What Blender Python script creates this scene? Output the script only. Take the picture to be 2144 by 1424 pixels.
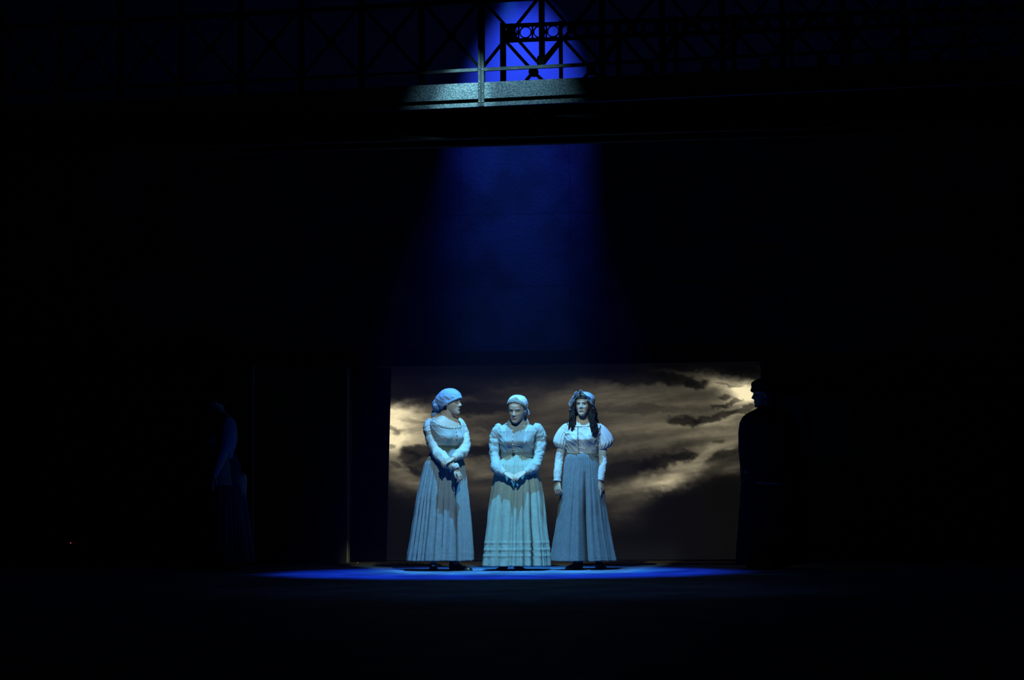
import bpy, bmesh, math, random
import numpy as np
from mathutils import Vector, Matrix, noise
R = math.radians
for o in list(bpy.data.objects):
    bpy.data.objects.remove(o)
C = bpy.context.scene.collection
SC = bpy.context.scene

# ------------------------------------------------------------------ camera
FPX = 4560.0
cam_d = bpy.data.cameras.new('camera')
cam_d.lens = FPX / 2144 * 36.0
cam_d.sensor_width = 36.0
cam_d.clip_end = 200
cam = bpy.data.objects.new('camera', cam_d)
C.objects.link(cam)
CAMPOS = Vector((0, -20, 0.54))
CM = Matrix.Translation(CAMPOS) @ Matrix.Rotation(R(90) + math.atan(358 / FPX), 4, 'X') @ Matrix.Rotation(R(-0.35), 4, 'Z')
cam.matrix_world = CM
SC.camera = cam

# ------------------------------------------------------------------ world, exposure
w = bpy.data.worlds.new('world')
SC.world = w
w.use_nodes = True
w.node_tree.nodes['Background'].inputs[0].default_value = (0.15, 0.2, 0.35, 1)
w.node_tree.nodes['Background'].inputs[1].default_value = 0.0016
SC.view_settings.view_transform = 'Standard'
SC.view_settings.look = 'None'
SC.view_settings.exposure = 0.0
SC.view_settings.gamma = 1.0
SC.view_settings.use_curve_mapping = False
SC.cycles.volume_bounces = 0
SC.cycles.max_bounces = 6

# ------------------------------------------------------------------ stage lamps
def spot(name, loc, target, power, color, half_deg, blend, radius=0.05, shutter=None):
    """Profile spot; shutter = (l, r, b, t, soft) in tangents of the angle to the axis."""
    d = bpy.data.lights.new(name, 'SPOT')
    d.energy = power
    d.color = color
    d.spot_size = R(2 * half_deg)
    d.spot_blend = blend
    d.shadow_soft_size = radius
    o = bpy.data.objects.new(name, d)
    C.objects.link(o)
    o.location = loc
    v = Vector(target) - Vector(loc)
    o.rotation_euler = v.to_track_quat('-Z', 'Y').to_euler()
    if shutter:
        d.use_nodes = True
        nt = d.node_tree
        em = [n for n in nt.nodes if n.type == 'EMISSION'][0]
        tc = nt.nodes.new('ShaderNodeTexCoord')
        sp = nt.nodes.new('ShaderNodeSeparateXYZ')
        nt.links.new(tc.outputs['Normal'], sp.inputs[0])
        def mth(op, a, b=None):
            n = nt.nodes.new('ShaderNodeMath'); n.operation = op
            for i, s in enumerate((a, b)):
                if s is None: continue
                if isinstance(s, (int, float)): n.inputs[i].default_value = s
                else: nt.links.new(s, n.inputs[i])
            return n.outputs[0]
        az = mth('ABSOLUTE', sp.outputs[2])
        tx = mth('DIVIDE', sp.outputs[0], az)
        ty = mth('DIVIDE', sp.outputs[1], az)
        def ramp(s, a, b):
            n = nt.nodes.new('ShaderNodeMapRange'); n.interpolation_type = 'SMOOTHSTEP'
            nt.links.new(s, n.inputs[0])
            n.inputs[1].default_value = a; n.inputs[2].default_value = b
            n.inputs[3].default_value = 0; n.inputs[4].default_value = 1
            return n.outputs[0]
        l, r, b, t, sf = shutter
        m = mth('MULTIPLY', ramp(tx, l - sf, l + sf), ramp(mth('MULTIPLY', tx, -1), -r - sf, -r + sf))
        m2 = mth('MULTIPLY', ramp(ty, b - sf, b + sf), ramp(mth('MULTIPLY', ty, -1), -t - sf, -t + sf))
        nt.links.new(mth('MULTIPLY', m, m2), em.inputs['Strength'])
    return o

KEY = (0.0, -1.3, 5.2)
spot('blue_top_spotlight', KEY, (-0.06, -0.78, 0), 1600, (0.02, 0.10, 1.0), 23.6, 0.55, 0.03,
     shutter=(-2, 2, -0.385, 2, 0.010))
spot('cyan_top_spotlight', KEY, (0.02, -0.25, 0.3), 1150, (0.14, 0.86, 0.52), 17.0, 0.8, 0.03)
spot('apron_fill', (0.4, -6.2, 5.6), (0.2, -5.0, 0), 30, (0.35, 0.6, 1.0), 24, 1.0, 0.1)  # added fill that lifts the dark floor in front of the pool
spot('blue_wall_spotlight', (0.13, 1.9, 8.3), (0.13, 3.35, 4.4), 3000, (0.03, 0.075, 1.0), 13.2, 0.9, 0.05)
spot('front_spotlight', (0.05, -2.8, 3.3), (0.02, 0.0, 0.85), 320, (0.68, 1.0, 0.98), 55, 0.1, 0.03,
     shutter=(-0.275, 0.270, -0.36, 0.225, 0.015))
spot('railing_spotlight', (-0.22, -3.88, 5.0), (-0.13, -3.2, 3.88), 85, (0.36, 0.80, 1.0), 28, 1.0, 0.02,
     shutter=(-0.6, 0.6, -0.10, 0.07, 0.04))
spot('railing_hotspot_boost', (-0.30, -3.88, 5.0), (-0.36, -3.2, 3.84), 170, (0.40, 0.92, 1.0), 11, 1.0, 0.02,  # second beam added only to brighten the patch left of the post
     shutter=(-0.6, 0.6, -0.07, 0.6, 0.03))

# ------------------------------------------------------------------ pixel helpers: a pixel and a depth plane to a point
def ray(px, py):
    v = Vector(((px - 1072) / FPX, (712 - py) / FPX, -1))
    return (CM.to_3x3() @ v).normalized()
def W(px, py, Y):
    d = ray(px, py)
    t = (Y - CAMPOS.y) / d.y
    return CAMPOS + d * t
def frame(y0, yaw):
    return Matrix.Translation((0, y0, 0)) @ Matrix.Rotation(R(-yaw), 4, 'Z')
def UZ(px, py, F, dy=0.0):
    """pixel -> (u, z) in the plane y=dy of the frame F"""
    Fi = F.inverted()
    o = Fi @ CAMPOS
    d = Fi.to_3x3() @ ray(px, py)
    t = (dy - o.y) / d.y
    p = o + d * t
    return p.x, p.z

# ------------------------------------------------------------------ mesh helpers
class MB:
    def __init__(s):
        s.v = []; s.f = []
    def add(s, vs, fs):
        n = len(s.v)
        s.v += [tuple(p) for p in vs]
        s.f += [tuple(i + n for i in f) for f in fs]
        return s
    def box(s, x0, x1, y0, y1, z0, z1, M=None):
        vs = [Vector((x, y, z)) for z in (z0, z1) for y in (y0, y1) for x in (x0, x1)]
        if M is not None: vs = [M @ p for p in vs]
        return s.add(vs, [(0, 2, 3, 1), (4, 5, 7, 6), (0, 1, 5, 4), (2, 6, 7, 3), (0, 4, 6, 2), (1, 3, 7, 5)])
    def grid(s, rings, closed=True, caps=True):
        nr, nc = len(rings), len(rings[0])
        n = len(s.v)
        for r in rings: s.v += [tuple(p) for p in r]
        m = nc if closed else nc - 1
        for i in range(nr - 1):
            for j in range(m):
                a = n + i * nc + j; b = n + i * nc + (j + 1) % nc
                s.f.append((a, b, b + nc, a + nc))
        if caps:
            s.f.append(tuple(n + j for j in range(nc))[::-1])
            s.f.append(tuple(n + (nr - 1) * nc + j for j in range(nc)))
        return s
    def tube(s, pts, rad, n=12, sub=4, flat=None, wr=0.0, seed=0.0, caps=True):
        """smooth tube through pts (radius list); flat=(axis vector, factor) squashes it"""
        P, Q = resample([Vector(p) for p in pts], rad, sub)
        rings = []
        t0 = (P[1] - P[0]).normalized()
        up = Vector((0, 0, 1)) if abs(t0.z) < 0.9 else Vector((1, 0, 0))
        nrm = (up - t0 * up.dot(t0)).normalized()
        for i, p in enumerate(P):
            t = (P[min(i + 1, len(P) - 1)] - P[max(i - 1, 0)]).normalized()
            nrm = (nrm - t * nrm.dot(t)).normalized()
            bi = t.cross(nrm)
            ring = []
            for k in range(n):
                a = 2 * math.pi * k / n
                off = (nrm * math.cos(a) + bi * math.sin(a)) * Q[i]
                if wr:
                    q = Vector((math.cos(a) * 0.6, math.sin(a) * 0.6, i * 0.33 / sub * 4 + seed))
                    rg = 1 - 2 * abs(noise.noise(Vector((q.x * 1.3, q.y * 1.3, q.z * 3.2 + math.cos(a) * 1.2))))
                    off *= 1 + wr * (noise.noise(q * 1.7) * 1.1 + 0.75 * (rg ** 3 if rg > 0 else 0) - .3)
                if flat:
                    ax = Vector(flat[0]).normalized()
                    off -= ax * off.dot(ax) * (1 - flat[1])
                ring.append(p + off)
            rings.append(ring)
        return s.grid(rings, True, caps)
    def capsule(s, pts, rad, n=10, sub=3):
        pts = [Vector(p) for p in pts]
        a = (pts[0] - pts[1]).normalized(); b = (pts[-1] - pts[-2]).normalized()
        P = [pts[0] + a * rad[0] * 0.85] + pts + [pts[-1] + b * rad[-1] * 0.85]
        return s.tube(P, [rad[0] * 0.35] + list(rad) + [rad[-1] * 0.35], n, sub)
    def ell(s, c, r, M=None, nu=20, nv=12, f=None):
        rings = []
        for i in range(nv + 1):
            ph = math.pi * (i / nv) ; ph = min(max(ph, 0.06), math.pi - 0.06)
            ring = []
            for j in range(nu):
                th = 2 * math.pi * j / nu
                d = Vector((math.sin(ph) * math.cos(th), math.sin(ph) * math.sin(th), -math.cos(ph)))
                k = f(d) if f else 1
                p = Vector((d.x * r[0], d.y * r[1], d.z * r[2])) * k
                if M is not None: p = M @ p
                ring.append(Vector(c) + p)
            rings.append(ring)
        return s.grid(rings)

def resample(P, Rr, sub):
    out, q = [], []
    n = len(P)
    for i in range(n - 1):
        p0, p1, p2, p3 = P[max(i - 1, 0)], P[i], P[i + 1], P[min(i + 2, n - 1)]
        r0, r1, r2, r3 = Rr[max(i - 1, 0)], Rr[i], Rr[i + 1], Rr[min(i + 2, n - 1)]
        for k in range(sub):
            t = k / sub
            def cr(a, b, c, d):
                return 0.5 * ((2 * b) + (c - a) * t + (2 * a - 5 * b + 4 * c - d) * t * t + (3 * b - a - 3 * c + d) * t ** 3)
            out.append(cr(p0, p1, p2, p3)); q.append(max(cr(r0, r1, r2, r3), 0.002))
    out.append(P[-1]); q.append(Rr[-1])
    return out, q

def link(name, me, mat, parent=None, smooth=True):
    o = bpy.data.objects.new(name, me)
    C.objects.link(o)
    if mat: me.materials.append(mat)
    if smooth: me.polygons.foreach_set('use_smooth', [True] * len(me.polygons))
    if parent: o.parent = parent
    return o
def obj(name, mb, mat, parent=None, smooth=True, offset=None):
    """mesh object; world-space verts are shifted to the parent Empty's position"""
    me = bpy.data.meshes.new(name)
    if offset is None:
        offset = Vector((0, 0, 0))
        p = parent
        while p is not None:
            offset += Vector(p.location); p = p.parent
    vs = [(v[0] - offset[0], v[1] - offset[1], v[2] - offset[2]) for v in mb.v]
    me.from_pydata(vs, [], mb.f)
    me.update()
    return link(name, me, mat, parent, smooth)
def mods(o, *ms):
    """bake modifiers into the mesh"""
    for kind, kw in ms:
        m = o.modifiers.new(kind, kind)
        for k, v in kw.items(): setattr(m, k, v)
    dg = bpy.context.evaluated_depsgraph_get()
    ev = o.evaluated_get(dg)
    me = bpy.data.meshes.new_from_object(ev)
    old = o.data
    o.modifiers.clear()
    o.data = me
    if len(me.polygons): me.polygons.foreach_set('use_smooth', [True] * len(me.polygons))
    bpy.data.meshes.remove(old)
    return o
def fix_normals(o):
    bm = bmesh.new(); bm.from_mesh(o.data)
    bmesh.ops.recalc_face_normals(bm, faces=bm.faces)
    bm.to_mesh(o.data); bm.free()
def thing(name, label, cat, loc=(0, 0, 0), group=None):
    o = bpy.data.objects.new(name, None); C.objects.link(o)
    o.empty_display_size = 0.1
    o.location = loc
    o['label'] = label; o['category'] = cat
    if group: o['group'] = group
    return o
def tag(o, label=None, cat=None, group=None, kind=None):
    for k, v in (('label', label), ('category', cat), ('group', group), ('kind', kind)):
        if v: o[k] = v
    return o

# ------------------------------------------------------------------ materials
def mat(name, col, rough=0.8, var=0.0, vscale=8.0, bump=0.0, bscale=60.0, metal=0.0, sheen=0.0, col2=None, stretch=None, spec=0.3):
    m = bpy.data.materials.new(name); m.use_nodes = True
    nt = m.node_tree; b = nt.nodes['Principled BSDF']
    b.inputs['Roughness'].default_value = rough
    b.inputs['Metallic'].default_value = metal
    b.inputs['Specular IOR Level'].default_value = spec
    if sheen:
        b.inputs['Sheen Weight'].default_value = sheen
    b.inputs['Base Color'].default_value = (*col, 1)
    tc = nt.nodes.new('ShaderNodeTexCoord')
    vec = tc.outputs['Object']
    if stretch:
        mp = nt.nodes.new('ShaderNodeMapping'); nt.links.new(vec, mp.inputs[0])
        mp.inputs['Scale'].default_value = stretch; vec = mp.outputs[0]
    if var or col2:
        n = nt.nodes.new('ShaderNodeTexNoise'); n.inputs['Scale'].default_value = vscale
        n.inputs['Detail'].default_value = 5
        nt.links.new(vec, n.inputs['Vector'])
        r = nt.nodes.new('ShaderNodeValToRGB'); nt.links.new(n.outputs[0], r.inputs[0])
        r.color_ramp.elements[0].position = 0.40; r.color_ramp.elements[1].position = 0.60
        c2 = col2 if col2 else tuple(c * (1 - var) for c in col)
        r.color_ramp.elements[0].color = (*c2, 1); r.color_ramp.elements[1].color = (*col, 1)
        nt.links.new(r.outputs[0], b.inputs['Base Color'])
    if bump:
        n = nt.nodes.new('ShaderNodeTexNoise'); n.inputs['Scale'].default_value = bscale
        n.inputs['Detail'].default_value = 3
        nt.links.new(vec, n.inputs['Vector'])
        bp = nt.nodes.new('ShaderNodeBump'); bp.inputs['Strength'].default_value = bump
        bp.inputs['Distance'].default_value = 0.01
        nt.links.new(n.outputs[0], bp.inputs['Height']); nt.links.new(bp.outputs[0], b.inputs['Normal'])
    return m
def attr_mat(name, attr, emit=False, rough=0.55):
    m = bpy.data.materials.new(name); m.use_nodes = True
    nt = m.node_tree; b = nt.nodes['Principled BSDF']
    a = nt.nodes.new('ShaderNodeAttribute'); a.attribute_name = attr
    if emit:
        b.inputs['Base Color'].default_value = (0.02, 0.02, 0.02, 1)
        b.inputs['Specular IOR Level'].default_value = 0.0
        nt.links.new(a.outputs['Color'], b.inputs['Emission Color'])
        b.inputs['Emission Strength'].default_value = 1.0
    else:
        nt.links.new(a.outputs['Color'], b.inputs['Base Color'])
    b.inputs['Roughness'].default_value = rough
    return m

M_floor = mat('stage_floor_paint', (0.10, 0.20, 0.38), 0.8, col2=(0.045, 0.095, 0.20), vscale=2.4, bump=0.25, bscale=9, stretch=(1, 0.6, 1))
M_wall = mat('dark_scenic_paint', (0.06, 0.064, 0.07), 0.95, 0.45, 2.2, 0.4, 25, spec=0.05)
M_panel = mat('dark_scenic_boards', (0.022, 0.021, 0.020), 0.9, 0.3, 3.0, 0.3, 30, stretch=(1, 1, 0.2), spec=0.1)
M_panel2 = mat('dark_brown_boards', (0.05, 0.042, 0.030), 0.85, 0.3, 3.0, 0.3, 30, stretch=(1, 1, 0.2), spec=0.1)
M_edge = mat('pale_timber_edge', (0.45, 0.36, 0.22), 0.8, 0.2, 6.0)
M_black = mat('black_drape', (0.006, 0.006, 0.007), 0.98, spec=0.0)
M_steel = mat('black_iron', (0.010, 0.010, 0.012), 0.7, 0.2, 20, 0.2, 60, spec=0.1)
M_galv = mat('galvanised_steel', (0.40, 0.44, 0.45), 0.55, col2=(0.13, 0.17, 0.24), vscale=85, bump=0.4, bscale=120, metal=0.15, spec=0.3)
M_rail = mat('grey_steel', (0.24, 0.28, 0.31), 0.5, 0.3, 20, 0.2, 60, metal=0.3)
M_post = mat('grey_painted_angle_iron', (0.13, 0.15, 0.17), 0.6, 0.3, 20, 0.2, 60, metal=0.3)
M_bolt = mat('bright_bolt', (0.6, 0.65, 0.7), 0.35, metal=0.8)
M_cyc = mat('sky_cloth', (0.24, 0.26, 0.32), 0.95, 0.05, 2, spec=0.05)
M_leather = mat('black_leather', (0.012, 0.012, 0.012), 0.35, bump=0.2, bscale=40, spec=0.5)
M_hair = mat('dark_brown_hair', (0.014, 0.010, 0.008), 0.7, 0.5, 60, 0.2, 90, stretch=(1, 1, 0.2), spec=0.15)
M_hair2 = mat('ash_brown_hair', (0.20, 0.20, 0.19), 0.6, 0.4, 60, 0.6, 90, spec=0.3)
M_skin = attr_mat('skin', 'pigment')

# ================================================================== STRUCTURE
mb = MB()
nx, ny = 40, 60
ff = [[Vector((-9 + 18 * i / nx, -13.5 + 18.5 * j / ny, 0)) for i in range(nx + 1)] for j in range(ny + 1)]
mb.grid(ff, closed=False, caps=False)
fl = obj('floor', mb, M_floor, smooth=False)
tag(fl, kind='structure')
mods(fl, ('SOLIDIFY', dict(thickness=0.12, offset=-1)))
fl.data.polygons.foreach_set('use_smooth', [False] * len(fl.data.polygons))
tag(fl, kind='structure')

WF = frame(3.0, 6.0)          # wall frame, x axis along the back wall
def wuz(px, py, dy=0.0): return UZ(px, py, WF, dy)
def wbox(mb, px0, px1, py0, py1, y0, y1, floor0=False, M=WF):
    u0, za = UZ(px0, (py0 + py1) / 2, M, y0); u1, _ = UZ(px1, (py0 + py1) / 2, M, y0)
    _, z1 = UZ((px0 + px1) / 2, py0, M, y0); _, z0 = UZ((px0 + px1) / 2, py1, M, y0)
    if floor0: z0 = 0.0
    return mb.box(u0, u1, y0, y1, z0, z1, M)

# back wall above the screen opening: plastered boards in courses, each panel a piece
wall = obj('wall_back', MB().box(-8.5, 8.5, 0.10, 0.22, 2.16, 4.78, WF), M_wall, smooth=False)
tag(wall, kind='structure')
ul, ztop = wuz(812, 745); ur, _ = wuz(1588, 740)
wl = MB().box(-8.5, ul - 0.42, 0.10, 0.22, 0, 2.16, WF)
wl.box(ur + 0.02, 8.5, 0.10, 0.22, 0, 2.16, WF)
obj('lower_boards', wl, M_panel, wall, smooth=False)
random.seed(4)
xs = [-5.6, -4.55, -3.7, -2.75, -1.72, -0.55, 0.62, 1.72, 2.28, 3.2, 4.25, 5.5]
zs = [2.2, 2.92, 3.7, 4.75]
for i in range(len(xs) - 1):
    for j in range(3):
        g = 0.002
        d = 0.03 + random.uniform(0, 0.003)
        if i == 7 and j == 1: continue
        p = obj('wall_panel', MB().box(xs[i] + g, xs[i + 1] - g, 0.10 - d, 0.098, zs[j] + g, zs[j + 1] - g, WF), M_wall, wall, smooth=False)
# shutter seen faintly at upper right
mb = MB(); wbox(mb, 1547, 1638, 520, 640, 0.02, 0.098)
sh = obj('shutter', mb, M_wall, wall, smooth=False)
for k in range(6):
    y0 = 524 + k * 19
    mb = MB(); wbox(mb, 1551, 1634, y0, y0 + 13, 0.005, 0.02)
    obj('slat', mb, M_wall, sh, smooth=False)

# sky cloth high behind the wall
cyc = obj('wall_far', MB().box(-9, 9, 0.34, 0.37, 4.2, 8.4, WF), M_cyc, smooth=False)
tag(cyc, kind='structure')
# lintel beam over the screen
mb = MB(); wbox(mb, 735, 1650, 733, 762, -0.02, 0.06)
tr = obj('trim_1', mb, M_panel, smooth=False); tag(tr, kind='structure')
# threshold strip; its brown stands in for warm screen light on the floor
mb = MB(); mb.box(ul - 0.45, ur + 0.2, -1.15, 0.45, 0.0, 0.012, WF)
tr = obj('trim_2', mb, M_edge, smooth=False); tag(tr, kind='structure')
tr.data.materials.clear(); tr.data.materials.append(mat('screen_warmed_brown', (0.20, 0.12, 0.06), 0.7, 0.4, 7))

# stepped flats to the left of the screen, pale edge strips facing the screen
def flat(name, px0, px1, pyt, dy, label, edge=True, boards=5, m=M_panel):
    u0, _ = wuz(px0, 1000, dy); u1, _ = wuz(px1, 1000, dy); _, z1 = wuz((px0 + px1) / 2, pyt, dy)
    t = thing(name, label, 'stage flat', WF @ Vector(((u0 + u1) / 2, dy, 0)))
    n = boards
    for k in range(n):
        a = u0 + (u1 - u0) * k / n; b = u0 + (u1 - u0) * (k + 1) / n
        obj('board', MB().box(a + 0.003, b - 0.003, dy + random.uniform(0, 0.006), dy + 0.03, 0.01, z1, WF), m, t, smooth=False)
    obj('frame', MB().box(u0, u1 - 0.012, dy + 0.03, 0.095, 0.004, z1, WF), M_panel, t, smooth=False)
    if edge:
        obj('edge_strip', MB().box(u1 - 0.012, u1 + 0.004, dy + 0.002, dy + 0.10, 0.006, z1 - 0.04, WF), M_edge, t, smooth=False)['label'] = 'pale timber edge catching the light'
    return t
flat('scenery_flat', 60, 528, 760, -0.42, 'wide dark boarded flat behind the woman with the hair bun', boards=12)
fd = flat('scenery_flat', 534, 728, 765, -0.24, 'dark brown boarded flat between the two thin pale vertical edges', boards=5, m=M_panel2)
flat('scenery_flat', 1600, 2110, 830, -0.10, 'long low dark flat beyond the cloaked person', edge=False, boards=12, m=M_panel2)
# papers pinned on the right flats
for (a, b, c, d, lab) in ((1700, 1786, 835, 958, 'tall faint pale poster on the dark flat behind the cloaked person'),
                          (1640, 1684, 832, 905, 'small faint poster just behind the cloaked shoulder')):
    mb = MB(); wbox(mb, a, b, c, d, -0.108, -0.103)
    tag(obj('poster', mb, mat('faded_paper', (0.10, 0.09, 0.07), 0.9, 0.3, 4), smooth=False), lab, 'poster')

# slanted black masking curtain at the left side of the screen
cu = MB()
rings = []
for z_i, py in enumerate(np.linspace(770, 1177, 24)):
    ring = []
    xr = 818 - 10 * (py - 785) / 385
    for k in range(34):
        px = 738 + (xr - 738) * k / 33
        u, z = wuz(px, py, -0.02)
        ring.append(WF @ Vector((u, -0.02 + 0.018 * math.sin(k * 1.35 + 0.15 * math.sin(z * 3)), max(z, 0.012))))
    rings.append(ring)
cu.grid(rings, closed=False, caps=False)
co = obj('masking_curtain', cu, M_black)
mods(co, ('SOLIDIFY', dict(thickness=0.006)))
tag(co, 'narrow black curtain at the bun-side edge of the lit cloud screen'.replace('bun-side', 'headscarf woman\'s side,'), 'curtain')
co['label'] = 'narrow black curtain hanging against the slanting edge of the cloud screen'

# side masking drapes and ceiling border (dark, define the stage)
def drape(name, x, y0, y1, z1, label):
    rings = []
    for i in range(2):
        z = 0.01 if i == 0 else z1
        rings.append([Vector((x + 0.05 * math.sin(k * 1.2), y0 + (y1 - y0) * k / 60, z)) for k in range(61)])
    mb = MB().grid(rings, False, False)
    o = obj(name, mb, M_black); mods(o, ('SOLIDIFY', dict(thickness=0.01)))
    return tag(o, kind='structure')
drape('wall_left', -7.0, -2.0, 3.2, 8.4, '')
drape('wall_right', 7.0, -2.0, 1.9, 8.4, '')

# ------------------------------------------------------------------ projected cloud screen
def fbm(X, Y, seed, oct=5, sx=1.0, sy=1.0):
    rng = np.random.RandomState(seed)
    out = np.zeros_like(X); amp = 1.0; tot = 0
    for o in range(oct):
        G = rng.rand(256, 256)
        x = X * sx * 2 ** o + rng.rand() * 100; y = Y * sy * 2 ** o + rng.rand() * 100
        xi = np.floor(x).astype(int); yi = np.floor(y).astype(int)
        fx = x - xi; fy = y - yi
        fx = fx * fx * (3 - 2 * fx); fy = fy * fy * (3 - 2 * fy)
        g = lambda a, b: G[a % 256, b % 256]
        v = g(xi, yi) * (1 - fx) * (1 - fy) + g(xi + 1, yi) * fx * (1 - fy) + g(xi, yi + 1) * (1 - fx) * fy + g(xi + 1, yi + 1) * fx * fy
        out += amp * (v - 0.5) * 2; tot += amp; amp *= 0.55
    return out / tot
def clouds(PX, PY):
    """picture on the screen, in the picture's own coordinates"""
    ang = R(-14) * np.clip((PX - 1150) / 300, -0.2, 1)
    wx = fbm(PX, PY, 3, 5, 1 / 38., 1 / 22.) * 16
    wy = fbm(PX, PY, 5, 5, 1 / 38., 1 / 22.) * 11
    X = PX + wx + fbm(PX, PY, 13, 3, 1 / 10., 1 / 7.) * 6; Y = PY + wy + fbm(PX, PY, 14, 3, 1 / 10., 1 / 7.) * 4.5
    def G(cx, cy, rx, ry, a=0.0, sharp=1.0):
        c, s = math.cos(R(a)), math.sin(R(a))
        u = ((X - cx) * c + (Y - cy) * s) / rx; v = (-(X - cx) * s + (Y - cy) * c) / ry
        return np.exp(-(u * u + v * v) ** sharp)
    B = np.full_like(PX, 0.085)
    for g in [(1572, 838, 40, 28, 0, .70), (1540, 818, 65, 15, 12, .32), (1470, 795, 110, 16, 8, .18), (1420, 850, 170, 45, 0, .17),
              (1490, 905, 120, 30, -8, .20), (1540, 880, 60, 16, -18, .25), (1500, 945, 110, 18, -22, .27), (1420, 1000, 95, 20, -24, .30), (1400, 1018, 45, 12, -5, .18),
              (1310, 1030, 90, 15, -16, .20), (1300, 1080, 70, 14, -18, .10), (1290, 870, 120, 60, 5, .10), (1340, 905, 90, 14, 0, .10),
              (1240, 1000, 120, 60, 0, .06), (1310, 940, 100, 12, -6, .12), (1545, 985, 45, 10, -20, .12),
              (812, 905, 42, 50, 0, .60), (845, 862, 65, 18, 8, .42), (872, 905, 80, 40, 0, .42), (835, 955, 30, 50, 0, .22), (870, 1010, 55, 22, 20, .28), (905, 925, 90, 18, 0, .16),
              (1005, 915, 60, 14, 5, .20), (1005, 985, 70, 22, 5, .26), (1000, 880, 60, 12, 0, .10), (1020, 820, 170, 14, -10, .07), (1120, 850, 160, 30, -5, .09),
              (1150, 900, 70, 26, 0, .10), (1150, 965, 60, 26, 0, .09), (1010, 1040, 50, 30, 20, .10), (1150, 1030, 60, 30, 0, .05)]:
        B += G(*g[:5]) * g[5]
    B *= 1 + 0.42 * fbm(PX * math.cos(.2) - PY * .2, PY + PX * .12, 8, 5, 1 / 95., 1 / 13.)
    def D(cx, cy, rx, ry, a, k):
        nonlocal B
        m = np.clip(G(cx, cy, rx, ry, a, 2.2) * 1.3, 0, 1)
        B = B * (1 - m * k)
    for g in [(1330, 792, 120, 15, 2, .72), (1425, 797, 56, 14, 8, .74), (1465, 806, 24, 10, 0, .72), (1445, 889, 40, 12, 2, .66), (1500, 881, 50, 8, -14, .62), (1560, 866, 30, 9, -18, .55),
              (1524, 838, 13, 4, 0, .5), (1540, 848, 24, 4, -18, .5), (1516, 858, 16, 4, -10, .5), (1535, 812, 30, 3, 5, .35), (1392, 972, 62, 15, -12, .62), (1320, 986, 60, 17, -8, .5), (1440, 960, 24, 8, -10, .5),
              (1507, 929, 13, 4, -25, .4), (1540, 948, 45, 9, -25, .4), (1500, 968, 30, 7, -20, .3), (1350, 860, 120, 12, 0, .3), (1480, 772, 130, 9, 6, .6), (1570, 785, 50, 12, 20, .75),
              (824, 903, 16, 6, 4, .45), (858, 957, 22, 14, -10, .62), (905, 947, 60, 13, 3, .60), (868, 985, 14, 7, 30, .55), (890, 990, 18, 7, -20, .4), (822, 935, 9, 7, 0, .35), (825, 975, 16, 4, 0, .4),
              (1010, 855, 70, 16, 0, .55), (1010, 948, 60, 12, 0, .55), (880, 880, 40, 5, 5, .25), (1150, 935, 60, 10, 0, .4), (950, 815, 120, 14, 8, .5)]:
        D(*g)
    # darkness along the top, and the dark land of cloud below
    top = 838 - 58 * np.clip((PX - 880) / 480, 0, 1) - 18 * np.clip((PX - 1360) / 100, 0, 1) + 14 * np.clip((PX - 1480) / 100, 0, 1)
    B *= 0.28 + 0.72 / (1 + np.exp(-(Y - top) / 5.0))
    bx = [800, 830, 880, 960, 1060, 1200, 1290, 1350, 1380, 1430, 1460, 1500, 1545, 1600]
    by = [1000, 1028, 1052, 1075, 1085, 1100, 1110, 1075, 1035, 1032, 1020, 1006, 1000, 992]
    low = np.interp(PX, bx, by)
    s = np.interp(PX, [800, 900, 1350, 1390, 1600], [10, 22, 22, 5, 5])
    B = B * (1 - 0.88 / (1 + np.exp(-(Y - low) / s)))
    B = (B + 0.04) * (0.25 + 0.75 / (1 + np.exp(-(PY - 788) / 7.0)))
    return np.clip(B, 0.02, 1.0)
sx0, sx1, sy0, sy1 = 792, 1606, 742, 1178
NX, NY = 408, 220
PXg, PYg = np.meshgrid(np.linspace(sx0, sx1, NX), np.linspace(sy0, sy1, NY))
Bg = clouds(PXg, PYg)
def lin(c): return np.where(c < 0.04045, c / 12.92, ((np.clip(c, 0, 1) + 0.055) / 1.055) ** 2.4)
colr = np.stack([Bg * 0.99, Bg * 0.925, Bg * 0.74 + 0.008 + 0.02 * np.clip((860 - PYg) / 60, 0, 1) * np.clip((1300 - PXg) / 300, 0, 1), np.ones_like(Bg)], -1)
colr[..., :3] = lin(colr[..., :3])
me = bpy.data.meshes.new('projection_screen')
a_, za_ = wuz(sx0, 1170, 0.16); b_, _ = wuz(sx1, 1170, 0.16); _, zt_ = wuz(1200, sy0, 0.16)
vs = []
US = np.linspace(a_, b_, NX); ZS = np.linspace(zt_, 0.02, NY)
for z in ZS:
    for u in US: vs.append(tuple(WF @ Vector((u, 0.16, z))))
fs = [(j * NX + i, (j + 1) * NX + i, (j + 1) * NX + i + 1, j * NX + i + 1) for j in range(NY - 1) for i in range(NX - 1)]
me.from_pydata(vs, [], fs)
at = me.color_attributes.new('projection', 'FLOAT_COLOR', 'POINT')
at.data.foreach_set('color', colr.reshape(-1).astype(np.float32))
scr = thing('projection_screen', 'wide lit screen showing a projected cloudy sky behind the women', 'screen', WF @ Vector((0, 0.16, 0)))
cl = bpy.data.objects.new('screen_cloth', me); C.objects.link(cl); cl.parent = scr
cl.location = -Vector(scr.location)
me.materials.append(attr_mat('projected_clouds', 'projection', emit=True, rough=0.9))
obj('frame', MB().box(a_ - 0.05, b_ + 0.05, 0.175, 0.21, 0.02, zt_ + 0.05, WF), M_black, scr, smooth=False)

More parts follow.
